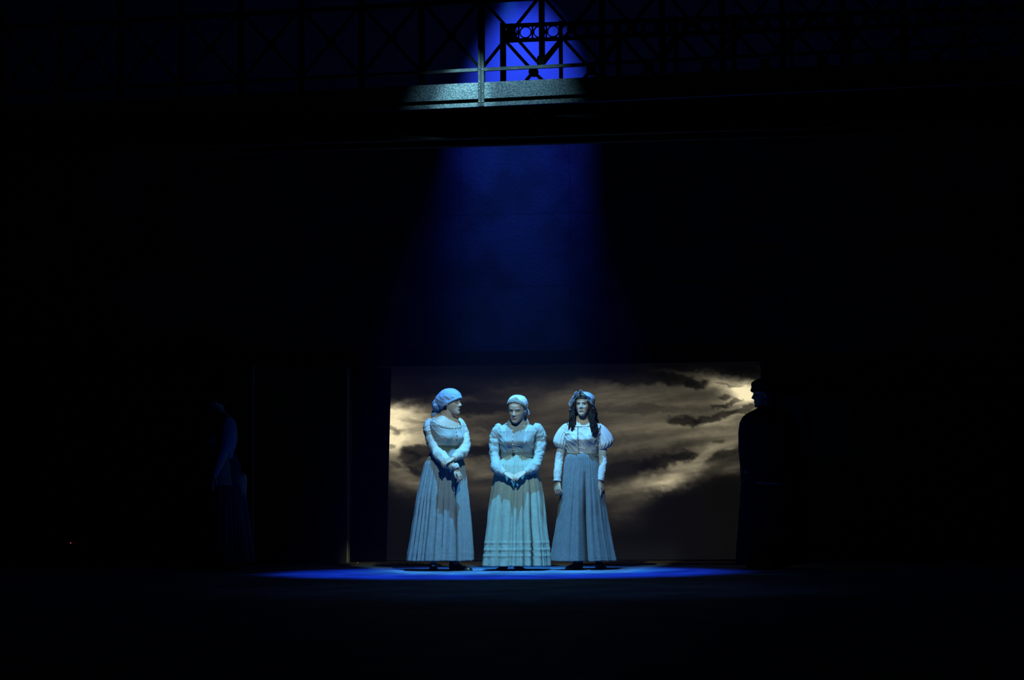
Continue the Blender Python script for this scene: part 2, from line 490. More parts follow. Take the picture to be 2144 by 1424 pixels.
# ================================================================== FOOTBRIDGE (iron balcony across the stage)
BF = frame(-3.2, 12.0)
BR = frame(-2.55, 8.0)
bridge = thing('iron_footbridge', 'iron lattice footbridge crossing high above the three women', 'footbridge', (0, -3.0, UZ(1072, 285, BF)[1]))
def seg(px0, py0, px1, py1, F, wpx, y0, y1, mb=None, ext=0):
    """bar between two pixels in plane F, width in px, depth range y0..y1 (frame y)"""
    a = Vector(UZ(px0, py0, F, y0)); b = Vector(UZ(px1, py1, F, y0))
    d = (b - a).normalized(); n = Vector((-d.y, d.x)); k = wpx / 270 / 2
    a -= d * ext; b += d * ext
    q = [a - n * k, b - n * k, b + n * k, a + n * k]
    vs = [F @ Vector((p.x, y0, p.y)) for p in q] + [F @ Vector((p.x, y1, p.y)) for p in q]
    if mb is None: mb = MB()
    mb.add(vs, [(0, 1, 2, 3), (7, 6, 5, 4), (0, 4, 5, 1), (1, 5, 6, 2), (2, 6, 7, 3), (3, 7, 4, 0)])
    return mb
SL = -0.048
def yl(px, y1007, F=BF, dy=0):  # level line through (1007,y) in frame F
    u0, z = UZ(1007, y1007, F, dy)
    # search
    lo, hi = -400.0, 1500.0
    for _ in range(30):
        mid = (lo + hi) / 2
        if UZ(px, mid, F, dy)[1] > z: lo = mid
        else: hi = mid
    return (lo + hi) / 2
def level_bar(name, y1007, hpx, m, y0, y1, F=BF, segs=None, parent=bridge):
    _, za = UZ(1007, y1007, F, y0); _, zb = UZ(1007, y1007 + hpx, F, y0)
    for (a, b) in (segs or [(-60, 2150)]):
        ua = UZ(a, yl(a, y1007, F, y0), F, y0)[0]; ub = UZ(b, yl(b, y1007, F, y0), F, y0)[0]
        o = obj(name, MB().box(ua, ub, y0, y1, zb, za, F), m, parent, smooth=False)
    return o
level_bar('mid_rail', 142, 6.5, M_rail, 0.00, 0.03, segs=[(-60, 1000), (1014, 2150)])
level_bar('kick_plate', 172.5, 34, M_galv, 0.0, 0.006, segs=[(-60, 1000.5), (1013.5, 2150)])
level_bar('bottom_rail', 214.5, 8.5, M_galv, -0.01, 0.035, segs=[(-60, 1000.5), (1013.5, 2150)])
level_bar('top_rail', -4, 9, M_steel, 0.0, 0.04)
level_bar('gap_blackout', 205, 32, M_steel, 0.045, 0.06)  # black strip added behind the gap so that it stays dark
# posts: the lit double angle post, then plain posts every bay
_, zp0 = UZ(1007, 223, BF); _, zp1 = UZ(1007, -40, BF)
for (a, b) in ((1001, 1006.3), (1007.6, 1013)):
    ua = UZ(a, 110, BF, -0.012)[0]; ub = UZ(b, 110, BF, -0.012)[0]
    o = obj('post', MB().box(ua, ub, -0.018, 0.03, zp0, zp1, BF), M_post, bridge, smooth=False)
    o['label'] = 'grey angle iron of the lit double post'
for (bx_, by_) in ((1003.6, 213.5), (1010.4, 213), (1003.4, 187), (1010.4, 192), (1003.6, 172), (1010.4, 146)):
    u, z = UZ(bx_, by_, BF, -0.018)
    mb = MB()
    mb.ell((0, 0, 0), (0.005, 0.004, 0.005), nu=10, nv=6)
    mb.v = [tuple(BF @ (Vector(v) + Vector((u, -0.019, z)))) for v in mb.v]
    obj('bolt', mb, M_bolt, bridge)
BAY = 126.0
for k in range(-8, 10):
    px = 1007 + BAY * k
    if k != 0:
        yc = yl(px, 60)
        ua = UZ(px - 5.5, yc, BF)[0]; ub = UZ(px + 5.5, yc, BF)[0]
        obj('post', MB().box(ua, ub, 0.009, 0.044, zp0 + 0.02 if k != 1 else UZ(1133, 133, BF)[1], zp1, BF), M_steel, bridge, smooth=False)
    if k == 9: continue
    # crossed braces of the bay to the right of this post
    yt0, yt1 = yl(px + 6, 2), yl(px + BAY - 6, 2)
    yb0, yb1 = yl(px + 6, 138), yl(px + BAY - 6, 138)
    obj('brace', seg(px + 6, yt0, px + BAY - 6, yb1, BF, 6.5, 0.008, 0.022), M_steel, bridge, smooth=False)
    obj('brace', seg(px + 6, yb0, px + BAY - 6, yt1, BF, 6.5, 0.023, 0.037), M_steel, bridge, smooth=False)
    # gusset where they cross
    xc = px + BAY / 2; yc = (yt0 + yb1) / 2
    def disc(px_, py_, rpx, F, y0, y1, n=16):
        u, z = UZ(px_, py_, F, y0); r = rpx / 270
        rings = []
        for (rr, y) in ((r, y0), (r, y1)):
            rings.append([F @ Vector((u + rr * math.cos(2 * math.pi * q / n), y, z + rr * math.sin(2 * math.pi * q / n))) for q in range(n)])
        return MB().grid(rings)
    obj('gusset', disc(xc, yc, 9, BF, -0.002, 0.045), M_steel, bridge, smooth=False)
    if k == 1 or k == 0:
        obj('gusset', disc(px, yb0 - 8 if k == 1 else yb0 + 1, 9.5 if k == 1 else 5, BF, 0.03, 0.055), M_steel, bridge, smooth=False)
# rear lattice: posts, two beams with rings between, V braces to hubs
def rl(px, y): return yl(px, y + (-1007 + 1052) * -0.0, BR)
B1, B2 = 53.0, 84.0
level_bar('ring_beam', 51.5, 7, M_steel, 0.0, 0.03, BR, segs=[(1047, 2150)])
level_bar('ring_beam', 83.0, 7, M_steel, 0.0, 0.03, BR, segs=[(1047, 2150)])
RB = 121.0
for k in range(0, 9):
    px = 1052.5 + RB * k
    ytop = yl(px, 50, BR); ybot = yl(px, 184, BR)
    ua = UZ(px - 5.5 if k % 2 == 0 else px - 3.5, 110, BR, -0.01)[0]; ub = UZ(px + 5.5 if k % 2 == 0 else px + 3.5, 110, BR, -0.01)[0]
    z1 = UZ(px, ytop, BR)[1]; z0 = UZ(px, ybot, BR)[1] - 0.06
    obj('rear_post', MB().box(ua, ub, -0.01, 0.04, z0, z1, BR), M_steel, bridge, smooth=False)
    hy = yl(px + 64, 153.5, BR)
    obj('rear_brace', seg(px + 9, yl(px + 9, 91, BR), px + 64, hy, BR, 7, 0.0, 0.014), M_steel, bridge, smooth=False)
    obj('rear_brace', seg(px + 119, yl(px + 119, 91, BR), px + 64, hy, BR, 7, 0.0, 0.014), M_steel, bridge, smooth=False)
    obj('rear_brace', seg(px + 64, hy, px + 45, yl(px + 45, 176, BR), BR, 7, 0.0, 0.014), M_steel, bridge, smooth=False)
    obj('rear_brace', seg(px + 64, hy, px + 87, yl(px + 87, 176, BR), BR, 7, 0.0, 0.014), M_steel, bridge, smooth=False)
    obj('hub', disc(px + 64, hy, 10.5, BR, -0.01, 0.03), M_steel, bridge, smooth=False)
def ring_mesh(px, py, r_out, r_in):
    u, z = UZ(px, py, BR, 0.005)
    rings = []
    n = 28
    for (r, y) in ((r_out, 0.005), (r_out, 0.022), (r_in, 0.022), (r_in, 0.005), (r_out, 0.005)):
        rings.append([BR @ Vector((u + r / 262 * math.cos(2 * math.pi * q / n), y, z + r / 262 * math.sin(2 * math.pi * q / n))) for q in range(n)])
    return MB().grid(rings, True, False)
for k in range(-36, 38):
    px = 1100 + 29 * k
    if px < 1060 or px > 2130: continue
    yc = yl(px, 70.7, BR)
    obj('ring', ring_mesh(px, yc, 13.2, 10.8), M_steel, bridge)
    obj('ring_divider', seg(px + 14.5, yl(px + 14.5, 56, BR), px + 14.5, yl(px + 14.5, 86, BR), BR, 3.2, 0.0, 0.025), M_steel, bridge, smooth=False)
# deck: two yawed beams and the boards between
_, zd1 = UZ(1007, 224, BF); _, zd0 = UZ(1100, 283, frame(-3.1, 8.0))
DK = frame(-3.1, 8.0)
obj('fascia_beam', MB().box(-5.5, 5.5, 0.05, 0.13, zd0, zd1 - 0.01, DK), M_steel, bridge, smooth=False)
obj('fascia_beam', MB().box(-5.5, 5.5, 0.52, 0.60, zd0 + 0.02, zd1 - 0.01, DK), M_steel, bridge, smooth=False)
for k in range(37):
    obj('deck_board', MB().box(-5.5 + k * 0.297, -5.5 + k * 0.297 + 0.29, 0.02, 0.62, zd1 - 0.012, zd1 + 0.012, DK), M_panel, bridge, smooth=False)
# small bracket under the beam, and a lantern on the bridge
ub0, zb0 = UZ(1055, 287, DK, 0.05)
obj('bracket', MB().box(ub0 - 0.02, ub0 + 0.02, 0.05, 0.12, zb0 - 0.006, zb0 + 0.02, DK), M_steel, bridge, smooth=False)
u, z = UZ(1070, 72, BR, -0.12)
mb = MB()
rings = []
for (rr, dz) in ((0.02, -0.065), (0.036, -0.06), (0.040, -0.02), (0.036, 0.03), (0.03, 0.045), (0.012, 0.055)):
    rings.append([BR @ Vector((u + rr * math.cos(q * math.pi / 8), -0.12 + rr * math.sin(q * math.pi / 8), z + dz)) for q in range(16)])
mb.grid(rings)
mb2 = MB().tube([BR @ Vector((u - 0.03, -0.12, z + 0.04)), BR @ Vector((u, -0.12, z + 0.085)), BR @ Vector((u + 0.03, -0.12, z + 0.04))], [0.004] * 3, 6, 5)
lan = thing('stage_lamp', 'small black lamp housing hanging inside the ring band of the footbridge', 'lamp', BR @ Vector((u, -0.12, z - 0.065)))
obj('housing', mb, M_steel, lan); obj('bail', mb2, M_steel, lan)
mb = MB().box(u - 0.012, u + 0.012, -0.12, 0.02, z + 0.075, z + 0.09, BR); obj('clamp', mb, M_steel, lan, smooth=False)

# ================================================================== PEOPLE
HZ = [0, .01, .03, .05, .07, .09, .112, .135, .16, .185, .205, .218, .225]
HF = [-.076, -.086, -.088, -.086, -.086, -.085, -.083, -.088, -.085, -.073, -.053, -.030, -.006]
HB = [-.040, -.012, .020, .050, .072, .085, .093, .098, .098, .088, .068, .042, .012]
HW = [.016, .030, .043, .052, .060, .066, .070, .074, .075, .069, .054, .034, .006]
def head_surf(th, z, off=0.0, face=True):
    """th=0 is the face (-y). z 0..0.225"""
    w_ = np.interp(z, HZ, HW); f = np.interp(z, HZ, HF); b = np.interp(z, HZ, HB)
    cy = (f + b) / 2; hy = (b - f) / 2
    s, c = math.sin(th), math.cos(th)
    e = 2 / 2.25
    x = (w_ + off) * math.copysign(abs(s) ** e, s)
    y = cy - (hy + off) * math.copysign(abs(c) ** e, c)
    if face and c > 0:
        ax = abs(x); d = 0.0
        hn = np.interp(z, [.068, .076, .083, .09, .118, .13], [0, .014, .027, .024, .006, 0])
        wn = np.interp(z, [.07, .085, .12], [.013, .011, .009])
        d += hn * math.exp(-(x / wn) ** 2)
        d += .007 * math.exp(-((ax - .013) / .006) ** 2 - ((z - .079) / .006) ** 2)
        d -= .013 * math.exp(-((ax - .031) / .017) ** 2 - ((z - .112) / .011) ** 2)
        d += .0065 * math.exp(-((ax - .031) / .011) ** 2 - ((z - .110) / .007) ** 2)
        d += .0045 * math.exp(-((ax - .030) / .022) ** 2 - ((z - .129) / .006) ** 2)
        d += .005 * math.exp(-((ax - .040) / .016) ** 2 - ((z - .085) / .014) ** 2)
        d += .008 * math.exp(-(x / .021) ** 2 - ((z - .0525) / .005) ** 2)
        d += .007 * math.exp(-(x / .018) ** 2 - ((z - .043) / .0045) ** 2)
        d -= .004 * math.exp(-(x / .020) ** 2 - ((z - .0478) / .0022) ** 2)
        d -= .004 * math.exp(-(x / .022) ** 2 - ((z - .034) / .005) ** 2)
        d += .005 * math.exp(-(x / .018) ** 2 - ((z - .018) / .010) ** 2)
        y -= d
    return Vector((x, y, z))
def head_mesh(mb, H, s):
    rings = []
    zs = [0.001 + .223 * (i / 74) for i in range(75)]
    for z in zs:
        rings.append([H @ (head_surf(2 * math.pi * j / 110, z) * s) for j in range(110)])
    mb.grid(rings)
    for sx in (-1, 1):
        rr = []
        mb.ell(H @ (Vector((sx * .074, .005, .103)) * s), (0.007 * s, 0.016 * s, 0.029 * s), H.to_3x3() @ Matrix.Rotation(sx * R(18), 3, 'Z'), 14, 10)

class Torso:
    """rings: (z, half width, front, back) in the torso's own frame T"""
    def __init__(s, T, rings, bust=0.0, zb=1.2, bx=0.07, n=2.4):
        s.T, s.r, s.bust, s.zb, s.bx, s.n = T, sorted(rings), bust, zb, bx, n
        s.zz = [r[0] for r in s.r]
    def dims(s, z):
        return [np.interp(z, s.zz, [r[k] for r in s.r]) for k in (1, 2, 3)]
    def p(s, th, z, off=0.0):
        a, f, b = s.dims(z)
        sn, c = math.sin(th), math.cos(th)
        e = 2 / s.n
        x = (a + off) * math.copysign(abs(sn) ** e, sn)
        y = -(f + off) * abs(c) ** e if c > 0 else (b + off) * abs(c) ** e
        if c > 0 and s.bust:
            y -= s.bust * math.exp(-((abs(x) - s.bx) / .055) ** 2 - ((z - s.zb) / .05) ** 2)
        return s.T @ Vector((x, y, z))

def hand(mb, wrist, d, n, s=0.95, thumb=1, curl=(20, 30, 25), spread=5):
    """wrist point, finger direction d, back-of-hand normal n; thumb side = thumb * (d x n)"""
    d = Vector(d).normalized(); n = Vector(n); n = (n - d * n.dot(d)).normalized(); sd = d.cross(n) * thumb
    P = lambda a, b, c: Vector(wrist) + (d * a + sd * b + n * c) * s
    rings = []
    for (a, hw, hn, oc) in ((-.03, .022, .017, 0), (0, .023, .017, 0), (.03, .033, .015, 0), (.06, .038, .014, 0), (.085, .037, .011, -.001), (.093, .030, .007, -.002)):
        rings.append([P(a, hw * math.cos(q * math.pi / 8), oc + hn * math.sin(q * math.pi / 8)) for q in range(16)])
    mb.grid(rings)
    for k, (L, w_) in enumerate(((.072, .0088), (.080, .0090), (.074, .0085), (.058, .0076))):
        b = .029 - k * .0195
        ang = 0; p = P(.080, b, 0); pts = [p]; sp = R(spread) * (1.5 - k)
        for j, fr in enumerate((.45, .3, .25)):
            ang += R(curl[j])
            v = (d * math.cos(ang) - n * math.sin(ang)) + sd * math.sin(sp) * .9
            p = p + v * L * fr * s; pts.append(p)
        mb.capsule(pts, [w_ * s, w_ * s, w_ * .93 * s, w_ * .75 * s], 8, 2)
    p0 = P(.018, .024, -.006); p1 = P(.045, .046, -.014); p2 = P(.070, .050, -.022); p3 = P(.090, .044, -.028)
    mb.capsule([p0, p1, p2, p3], [.013 * s, .011 * s, .0095 * s, .0075 * s], 8, 2)

def skirt(name, levels, Y, zt_py, ratio, m, parent, seed, folds=18, gather=64, creases=(), tucks=(), nz=110, nt=420, amp=1.0, sway=0.0):
    """levels: (py, x left, x right) of the outline"""
    rnd = random.Random(seed)
    py = [l[0] for l in levels]
    L = [(W(l[1], l[0], Y), W(l[2], l[0], Y)) for l in levels]
    z = [(a.z + b.z) / 2 for a, b in L]; cx = [(a.x + b.x) / 2 for a, b in L]; hw = [(b.x - a.x) / 2 for a, b in L]
    ztop, zbot = z[0], z[-1]
    zi = list(reversed(z)); cxi = list(reversed(cx)); hwi = list(reversed(hw))
    ph = [rnd.uniform(0, 6.28) for _ in range(12)]
    rings = []
    for i in range(nz + 1):
        t = i / nz
        zz = ztop + (zbot - ztop) * t
        c_ = np.interp(zz, zi, cxi); h_ = np.interp(zz, zi, hwi)
        am = (0.010 + 0.050 * min(t * 1.6, 1)) * amp
        ring = []
        for j in range(nt):
            th = 2 * math.pi * j / nt
            dr = 0.10 * math.sin(2.3 * t + ph[5]) 
            a1 = math.cos(folds * th + ph[0] + 1.9 * math.sin(3 * th + ph[1]) + 0.5 * math.sin(2 * t + ph[2]) )
            a2 = math.cos((folds * 0.55) * 1.0 // 1 * th + ph[3] + 1.2 * math.sin(2 * th + ph[4]) - 0.6 * t)
            a3 = math.cos((folds * 3 + 2) * th + ph[6] + 1.5 * math.sin(5 * th + ph[7]) + t)
            fo = (-(abs(a1) ** 2.2) * 0.62 - 0.42 * (0.5 + 0.5 * a2) ** 2 - 0.10 * a3)
            gq = -0.011 * (0.5 + 0.5 * math.cos(gather * th + ph[8] + 2 * math.sin(7 * th))) * max(0, 1 - t * 3.0)
            k = 1 + am * 2.1 * fo * min(1, t * 5 + .08) + 0.02 * min(1, t * 4)
            kc = 0.0
            for (tc, dp, wd) in creases:
                dd = (th - tc + math.pi) % (2 * math.pi) - math.pi
                kc += dp * min(1, max(0, t - .16) * 2.5) * math.exp(-(dd / (wd * (1.7 if dd < 0 else .4))) ** 2)
            r = h_ * k + gq
            for (tz, tw) in tucks:
                q = (zz - tz)
                if -0.004 < q < tw: r += 0.0042 * (1 - q / tw)
                if tz - 0.02 < zz: pass
            if tucks and zz < tucks[0][0]:
                r += 0.002 * noise.noise(Vector((math.cos(th) * 9, math.sin(th) * 9, zz * 22)))
            r += 0.003 * noise.noise(Vector((math.cos(th) * 5 + seed, math.sin(th) * 5, zz * 9)))
            lift = 0.006 * noise.noise(Vector((math.cos(th) * 2.5, math.sin(th) * 2.5, seed))) * t ** 6
            ring.append(Vector((c_ + r * math.sin(th), Y - ratio * (r - h_ * kc) * math.cos(th), zz + lift)))
        rings.append(ring)
    o = obj(name, MB().grid(rings, True, False), m, parent)
    mods(o, ('SOLIDIFY', dict(thickness=0.004, offset=-1)))
    return o

def paint_skin(o, H, s, skin, lips, brow, face=True, lids=0.6, off=Vector((0, 0, 0))):
    me = o.data
    n = len(me.vertices)
    co_ = np.empty(n * 3, np.float32); me.vertices.foreach_get('co', co_); co_ = co_.reshape(-1, 3) + np.array(off, np.float32)
    Hi = np.array(H.inverted())
    q = (co_ @ Hi[:3, :3].T + Hi[:3, 3]) / s
    x, y, z = q[:, 0], q[:, 1], q[:, 2]
    col = np.tile(np.array([*skin, 1.0], np.float32), (n, 1))
    ax = np.abs(x); front = (y < -0.045) & (z > -0.01) & (z < .24)
    def blend(mask, c):
        mask = (mask * front)[:, None]
        col[:, :3] = col[:, :3] * (1 - mask) + np.array(c, np.float32) * mask
    blend(np.clip(1.6 * np.exp(-(x / .021) ** 4 - ((z - .048) / .0078) ** 4), 0, 1), lips)
    blend(np.clip(1.5 * np.exp(-((ax - .031) / .018) ** 4 - ((z - .1265 - .10 * (.03 - np.abs(ax - .03)) * .3) / .0038) ** 4), 0, 1), brow)
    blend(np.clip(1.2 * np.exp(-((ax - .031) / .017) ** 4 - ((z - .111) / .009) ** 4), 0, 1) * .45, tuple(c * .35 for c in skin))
    if lids < .5:
        blend(np.clip(1.5 * np.exp(-((ax - .031) / .0125) ** 4 - ((z - .109) / .0048) ** 4), 0, 1), (.55, .52, .48))
        blend(np.clip(1.8 * np.exp(-((ax - .031) / .0055) ** 4 - ((z - .109) / .0052) ** 4), 0, 1), (.02, .015, .012))
    blend(np.clip(1.5 * np.exp(-((ax - .031) / .015) ** 4 - ((z - (.105 if lids >= .5 else .1145)) / .0022) ** 4), 0, 1), (.02, .015, .012))
    at = me.color_attributes.new('pigment', 'FLOAT_COLOR', 'POINT')
    at.data.foreach_set('color', col.reshape(-1))

def finish_body(mb, root, H, s, voxel, skin=(.36, .275, .225), lips=(.24, .12, .11), brow=(.08, .06, .05), lids=.6):
    o = obj('body', mb, M_skin, root)
    fix_normals(o)
    mods(o, ('REMESH', dict(mode='VOXEL', voxel_size=voxel, adaptivity=0.0)), ('SMOOTH', dict(factor=0.5, iterations=1)))
    paint_skin(o, H, s, skin, lips, brow, lids=lids, off=root.location)
    if not o.data.materials: o.data.materials.append(M_skin)
    return o

def bodice(name, T, zlo, zhi, m, parent, off=0.010, cut=None, n=160, nz=90, wr=0.0, seed=0, detail=None):
    """cut(th) -> highest z kept"""
    rings = []
    for i in range(nz + 1):
        t = i / nz
        ring = []
        for j in range(n):
            th = 2 * math.pi * j / n
            top = cut(th) if cut else zhi
            z = zlo + (top - zlo) * t
            o_ = off + 0.0025 * noise.noise(Vector((math.sin(th) * 3 + seed, math.cos(th) * 3, z * 14)))
            if wr:
                rg = 1 - 2 * abs(noise.noise(Vector((math.sin(th) * 2.2 + seed, 5 + math.cos(th) * 2, z * 16 + math.sin(th) * 2.5))))
                o_ += wr * (1.6 * max(rg, 0) ** 4 - .3)
            if detail: o_ += detail(th, z)
            ring.append(T.p(th, z, o_))
        rings.append(ring)
    o = obj(name, MB().grid(rings, True, False), m, parent)
    mods(o, ('SOLIDIFY', dict(thickness=0.004, offset=-1)))
    return o
def patch(name, T, th0, th1, z0, z1, m, parent, off=0.014, pleats=0, n=60, nz=30, thick=0.003):
    rings = []
    for i in range(nz + 1):
        z = z0 + (z1 - z0) * i / nz
        rings.append([T.p(th0 + (th1 - th0) * j / n, z, off + (0.0025 * abs(math.sin(j / n * math.pi * pleats)) if pleats else 0)) for j in range(n + 1)])
    o = obj(name, MB().grid(rings, False, False), m, parent)
    mods(o, ('SOLIDIFY', dict(thickness=thick, offset=-1)))
    return o
def buttons(T, th, zs, parent, m, off=0.017):
    for z in zs:
        p = T.p(th, z, off)
        obj('button', MB().ell(p, (0.0055, 0.0035, 0.0055), nu=12, nv=8), m, parent)

def shoe(mb, heel, toe, wd=0.038, h=0.075, heelh=0.03):
    """boot-like shoe from heel point to toe point on the floor"""
    heel = Vector(heel); toe = Vector(toe); d = (toe - heel); L = d.length; d.normalize()
    sd = Vector((-d.y, d.x, 0)); up = Vector((0, 0, 1))
    rings = []
    prof = [(-0.02, .6, .50), (0.0, .85, .95), (.12, .95, 1.0), (.28, .92, 1.0), (.42, .9, .80), (.6, 1.0, .60), (.78, 1.08, .50), (.92, .9, .42), (1.0, .55, .28)]
    for (t, kw, kh) in prof:
        c = heel + d * (t * L)
        ring = []
        for q in range(18):
            a = 2 * math.pi * q / 18
            zz = h * kh * (0.5 + 0.5 * math.sin(a)); zz = max(zz, 0.008)
            ring.append(c + sd * (wd * kw * math.cos(a) * (1.0 if math.sin(a) < 0.3 else 0.85)) + up * (zz + 0.001))
        rings.append(ring)
    mb.grid(rings)
    # shaft
    c = heel + d * (.16 * L)
    mb.grid([[c + d * (.055 * k1 * math.cos(a)) + sd * (.036 * k1 * math.sin(a)) + up * zz for a in [2 * math.pi * q / 16 for q in range(16)]] for (k1, zz) in ((1.0, h * .5), (.9, h * 1.0), (.95, h * 1.9))])
    return mb

def sole(heel, toe, wd=0.042):
    heel = Vector(heel); toe = Vector(toe); d = (toe - heel); L = d.length; d.normalize(); sd = Vector((-d.y, d.x, 0))
    mb = MB(); out = [(-.02, .6), (0, .85), (.3, .85), (.55, 1.0), (.8, 1.05), (.95, .75), (1.01, .4)]
    ring = [heel + d * (t * L) + sd * wd * k for t, k in out] + [heel + d * (t * L) - sd * wd * k for t, k in reversed(out)]
    mb.grid([[p + Vector((0, 0, .001)) for p in ring], [p + Vector((0, 0, .012)) for p in ring]])
    return mb

def scarf_cap(H, s, mb, off, zfront, zback, extra=None, tilt=0.0, n=90, nz=50):
    """shell of cloth over the head: covers everything above a line from zfront (face) to zback (nape)"""
    rings = []
    for i in range(nz + 1):
        t = i / nz
        ring = []
        for j in range(n):
            th = 2 * math.pi * j / n
            c = 0.5 + 0.5 * math.cos(th)
            zl = zback + (zfront - zback) * (c ** 1.1) + tilt * math.sin(th)
            z = zl + (0.2245 - zl) * (1 - (1 - t) ** 1.5)
            rg = 1 - 2 * abs(noise.noise(Vector((math.sin(th) * 1.6 + 2, math.cos(th) * 1.6, z * 14 + math.cos(th) * 1.5))))
            o_ = off * (1 - 0.35 * (t < 0.04)) + .006 * max(rg, 0) ** 4 * (1 - t) + 0.0035 * noise.noise(Vector((math.sin(th) * 2.5, math.cos(th) * 2.5, z * 25)))
            p = head_surf(th, z, o_, face=False)
            if z > .15: p.z += off * (z - .15) / .075
            if extra: p += extra(th, z)
            ring.append(H @ (p * s))
        rings.append(ring)
    return mb.grid(rings)

def cloth(name, c, var=.12, bump=.3, vs=9, c2=None): return mat(name, c, 0.92, var, vs, bump * .25, 260, sheen=0.1, col2=c2, spec=0.15)

def headM(px, py, Y, yaw, pitch, roll=0.0):
    """frame whose origin is the head's chin-level axis"""
    return Matrix.Translation(W(px, py, Y)) @ Matrix.Rotation(R(yaw), 4, 'Z') @ Matrix.Rotation(R(pitch), 4, 'X') @ Matrix.Rotation(R(roll), 4, 'Y')
def zp(py, Y): return W(1072, py, Y).z

def legs(mb, x, Y, heels, zhip=0.85, hw=0.085):
    for sgn, hl in zip((-1, 1), heels):
        mb.capsule([(x + sgn * hw, Y, zhip), (x + sgn * hw, Y - .01, .48), (hl[0], hl[1], .08)], [.085, .055, .038], 14, 4)

# ---------------------------------------------------------------- woman with the blue headscarf
def woman_scarf():
    Y = 0.0
    root = thing('person', 'woman in a pale blue headscarf, head in profile, arms folded over a grey skirt', 'person', (W(930, 1190, Y).x, Y, 0))
    blouse = cloth('pale_linen', (.40, .42, .42), c2=(.35, .37, .37))
    vest = cloth('grey_linen', (.27, .29, .30))
    sk = cloth('blue_grey_wool', (.20, .245, .28), vs=40, var=.12)
    scf = cloth('pale_blue_cotton', (.20, .32, .52))
    s = 1.03
    H = headM(942.5, 868, Y, 68, 3, -2)
    T0 = Matrix.Translation((W(934, 900, Y).x, Y + .02, 0)) @ Matrix.Rotation(R(30), 4, 'Z')
    z = lambda p: zp(p, Y)
    T = Torso(T0, [(z(1010), .15, .09, .12), (z(975), .165, .13, .13), (z(938), .122, .105, .085), (z(925), .135, .118, .095), (z(912), .150, .125, .10), (z(900), .162, .118, .105),
                   (z(890), .165, .105, .10), (z(883), .158, .090, .095), (z(877), .125, .075, .088), (z(872), .088, .062, .078), (z(868), .062, .052, .062), (z(860), .052, .048, .052)],
              bust=.050, zb=z(917), bx=.068)
    b = MB()
    head_mesh(b, H, s)
    n0 = T0 @ Vector((0, .005, z(885))); n1 = H @ Vector((0, .018, .035)); n2 = H @ Vector((0, .01, .08))
    b.capsule([n0, n1, n2], [.058, .052, .05], 18, 5)
    b.grid([[T.p(2 * math.pi * j / 60, zz, -.004) for j in range(60)] for zz in np.linspace(z(1008), z(862), 70)])
    heels = [(W(908, 1190, Y).x, Y + .07), (W(950, 1190, Y).x, Y + .03)]
    legs(b, W(930, 1000, Y).x, Y, heels)
    # arms: right arm (camera left) down and across; left hand clasps it
    A = [W(903, 884, Y + .0), W(905, 915, Y - .02), W(914, 946, Y - .08), W(936, 967, Y - .20), W(953, 980, Y - .25)]
    B_ = [W(961, 886, Y + .07), W(971, 912, Y + .05), W(974, 937, Y - .02), W(960, 952, Y - .17), W(949, 960, Y - .25)]
    b.tube(A, [.05, .045, .042, .034, .026], 14, 4)
    b.tube(B_, [.05, .043, .038, .032, .024], 14, 4)
    hand(b, W(954.5, 982, Y - .25), (W(969, 1006, Y - .27) - W(954.5, 982, Y - .25)), (0.75, -0.5, 0.45), .90, thumb=1, curl=(25, 35, 30), spread=2)
    hand(b, W(949, 960, Y - .26), (W(930, 968, Y - .29) - W(949, 960, Y - .26)), (-0.1, -0.55, 0.8), .92, thumb=1, curl=(22, 38, 32), spread=4)
    finish_body(b, root, H, s, .0036, lids=.7)
    # bodice
    zf = z(893); zb_ = z(874)
    cut = lambda th: zb_ + (zf - zb_) * max(0, math.cos(th)) ** 1.2
    bo = bodice('bodice', T, z(940), None, vest, root, off=.010, cut=cut, wr=.002, seed=3)
    fix_normals(bo)
    bt = mat('dark_button', (.05, .05, .05), .4)
    thc = R(6)
    buttons(T, thc, [z(898), z(905), z(912.5), z(921)], bo, bt, .016)
    patch('placket', T, R(1), R(11), z(938), z(896), vest, bo, off=.0145, thick=.003)
    # lace yoke around the neckline
    lace = cloth('cream_lace', (.38, .38, .34), c2=(.20, .20, .18), vs=70)
    rings = []
    for i in range(9):
        t = i / 8
        rings.append([T.p(2 * math.pi * j / 160, cut(2 * math.pi * j / 160) - .020 * t + .0015 * (t > .9) * math.sin(j * 1.6), .0145 - .004 * abs(t - .5)) for j in range(160)])
    lo = obj('lace_collar', MB().grid(rings, True, False), lace, root); mods(lo, ('SOLIDIFY', dict(thickness=.002)))
    # pale shoulder panel on the far side: shawl collar
    patch('shoulder_panel', T, R(30), R(128), z(918), z(879), blouse, root, off=.0155)
    # sleeves
    sl = obj('sleeve', MB().tube([W(905, 880, Y), W(901, 892, Y - .01), W(905, 915, Y - .02), W(914, 944, Y - .08), W(927, 960, Y - .17), W(943, 974, Y - .235), W(951, 978, Y - .25)],
                                 [.040, .066, .068, .060, .056, .046, .030], 64, 14, wr=.16, seed=1.3), blouse, root); fix_normals(sl)
    cf = obj('cuff', MB().tube([W(951, 974, Y - .25), W(953, 977, Y - .255), W(956, 982, Y - .26)], [.033, .038, .030], 24, 5, wr=.06), blouse, sl); fix_normals(cf)
    sl = obj('sleeve', MB().tube([W(955, 880, Y + .07), W(962, 888, Y + .06), W(970, 908, Y + .05), W(974, 932, Y - .01), W(970, 945, Y - .08), W(960, 952, Y - .17), W(953, 957, Y - .235)],
                                 [.036, .050, .050, .050, .052, .046, .030], 64, 14, wr=.16, seed=7.7), blouse, root); fix_normals(sl)
    cf = obj('cuff', MB().tube([W(956, 954, Y - .22), W(952, 957.5, Y - .24), W(949, 960, Y - .255)], [.036, .034, .030], 24, 5, wr=.05), blouse, sl); fix_normals(cf)
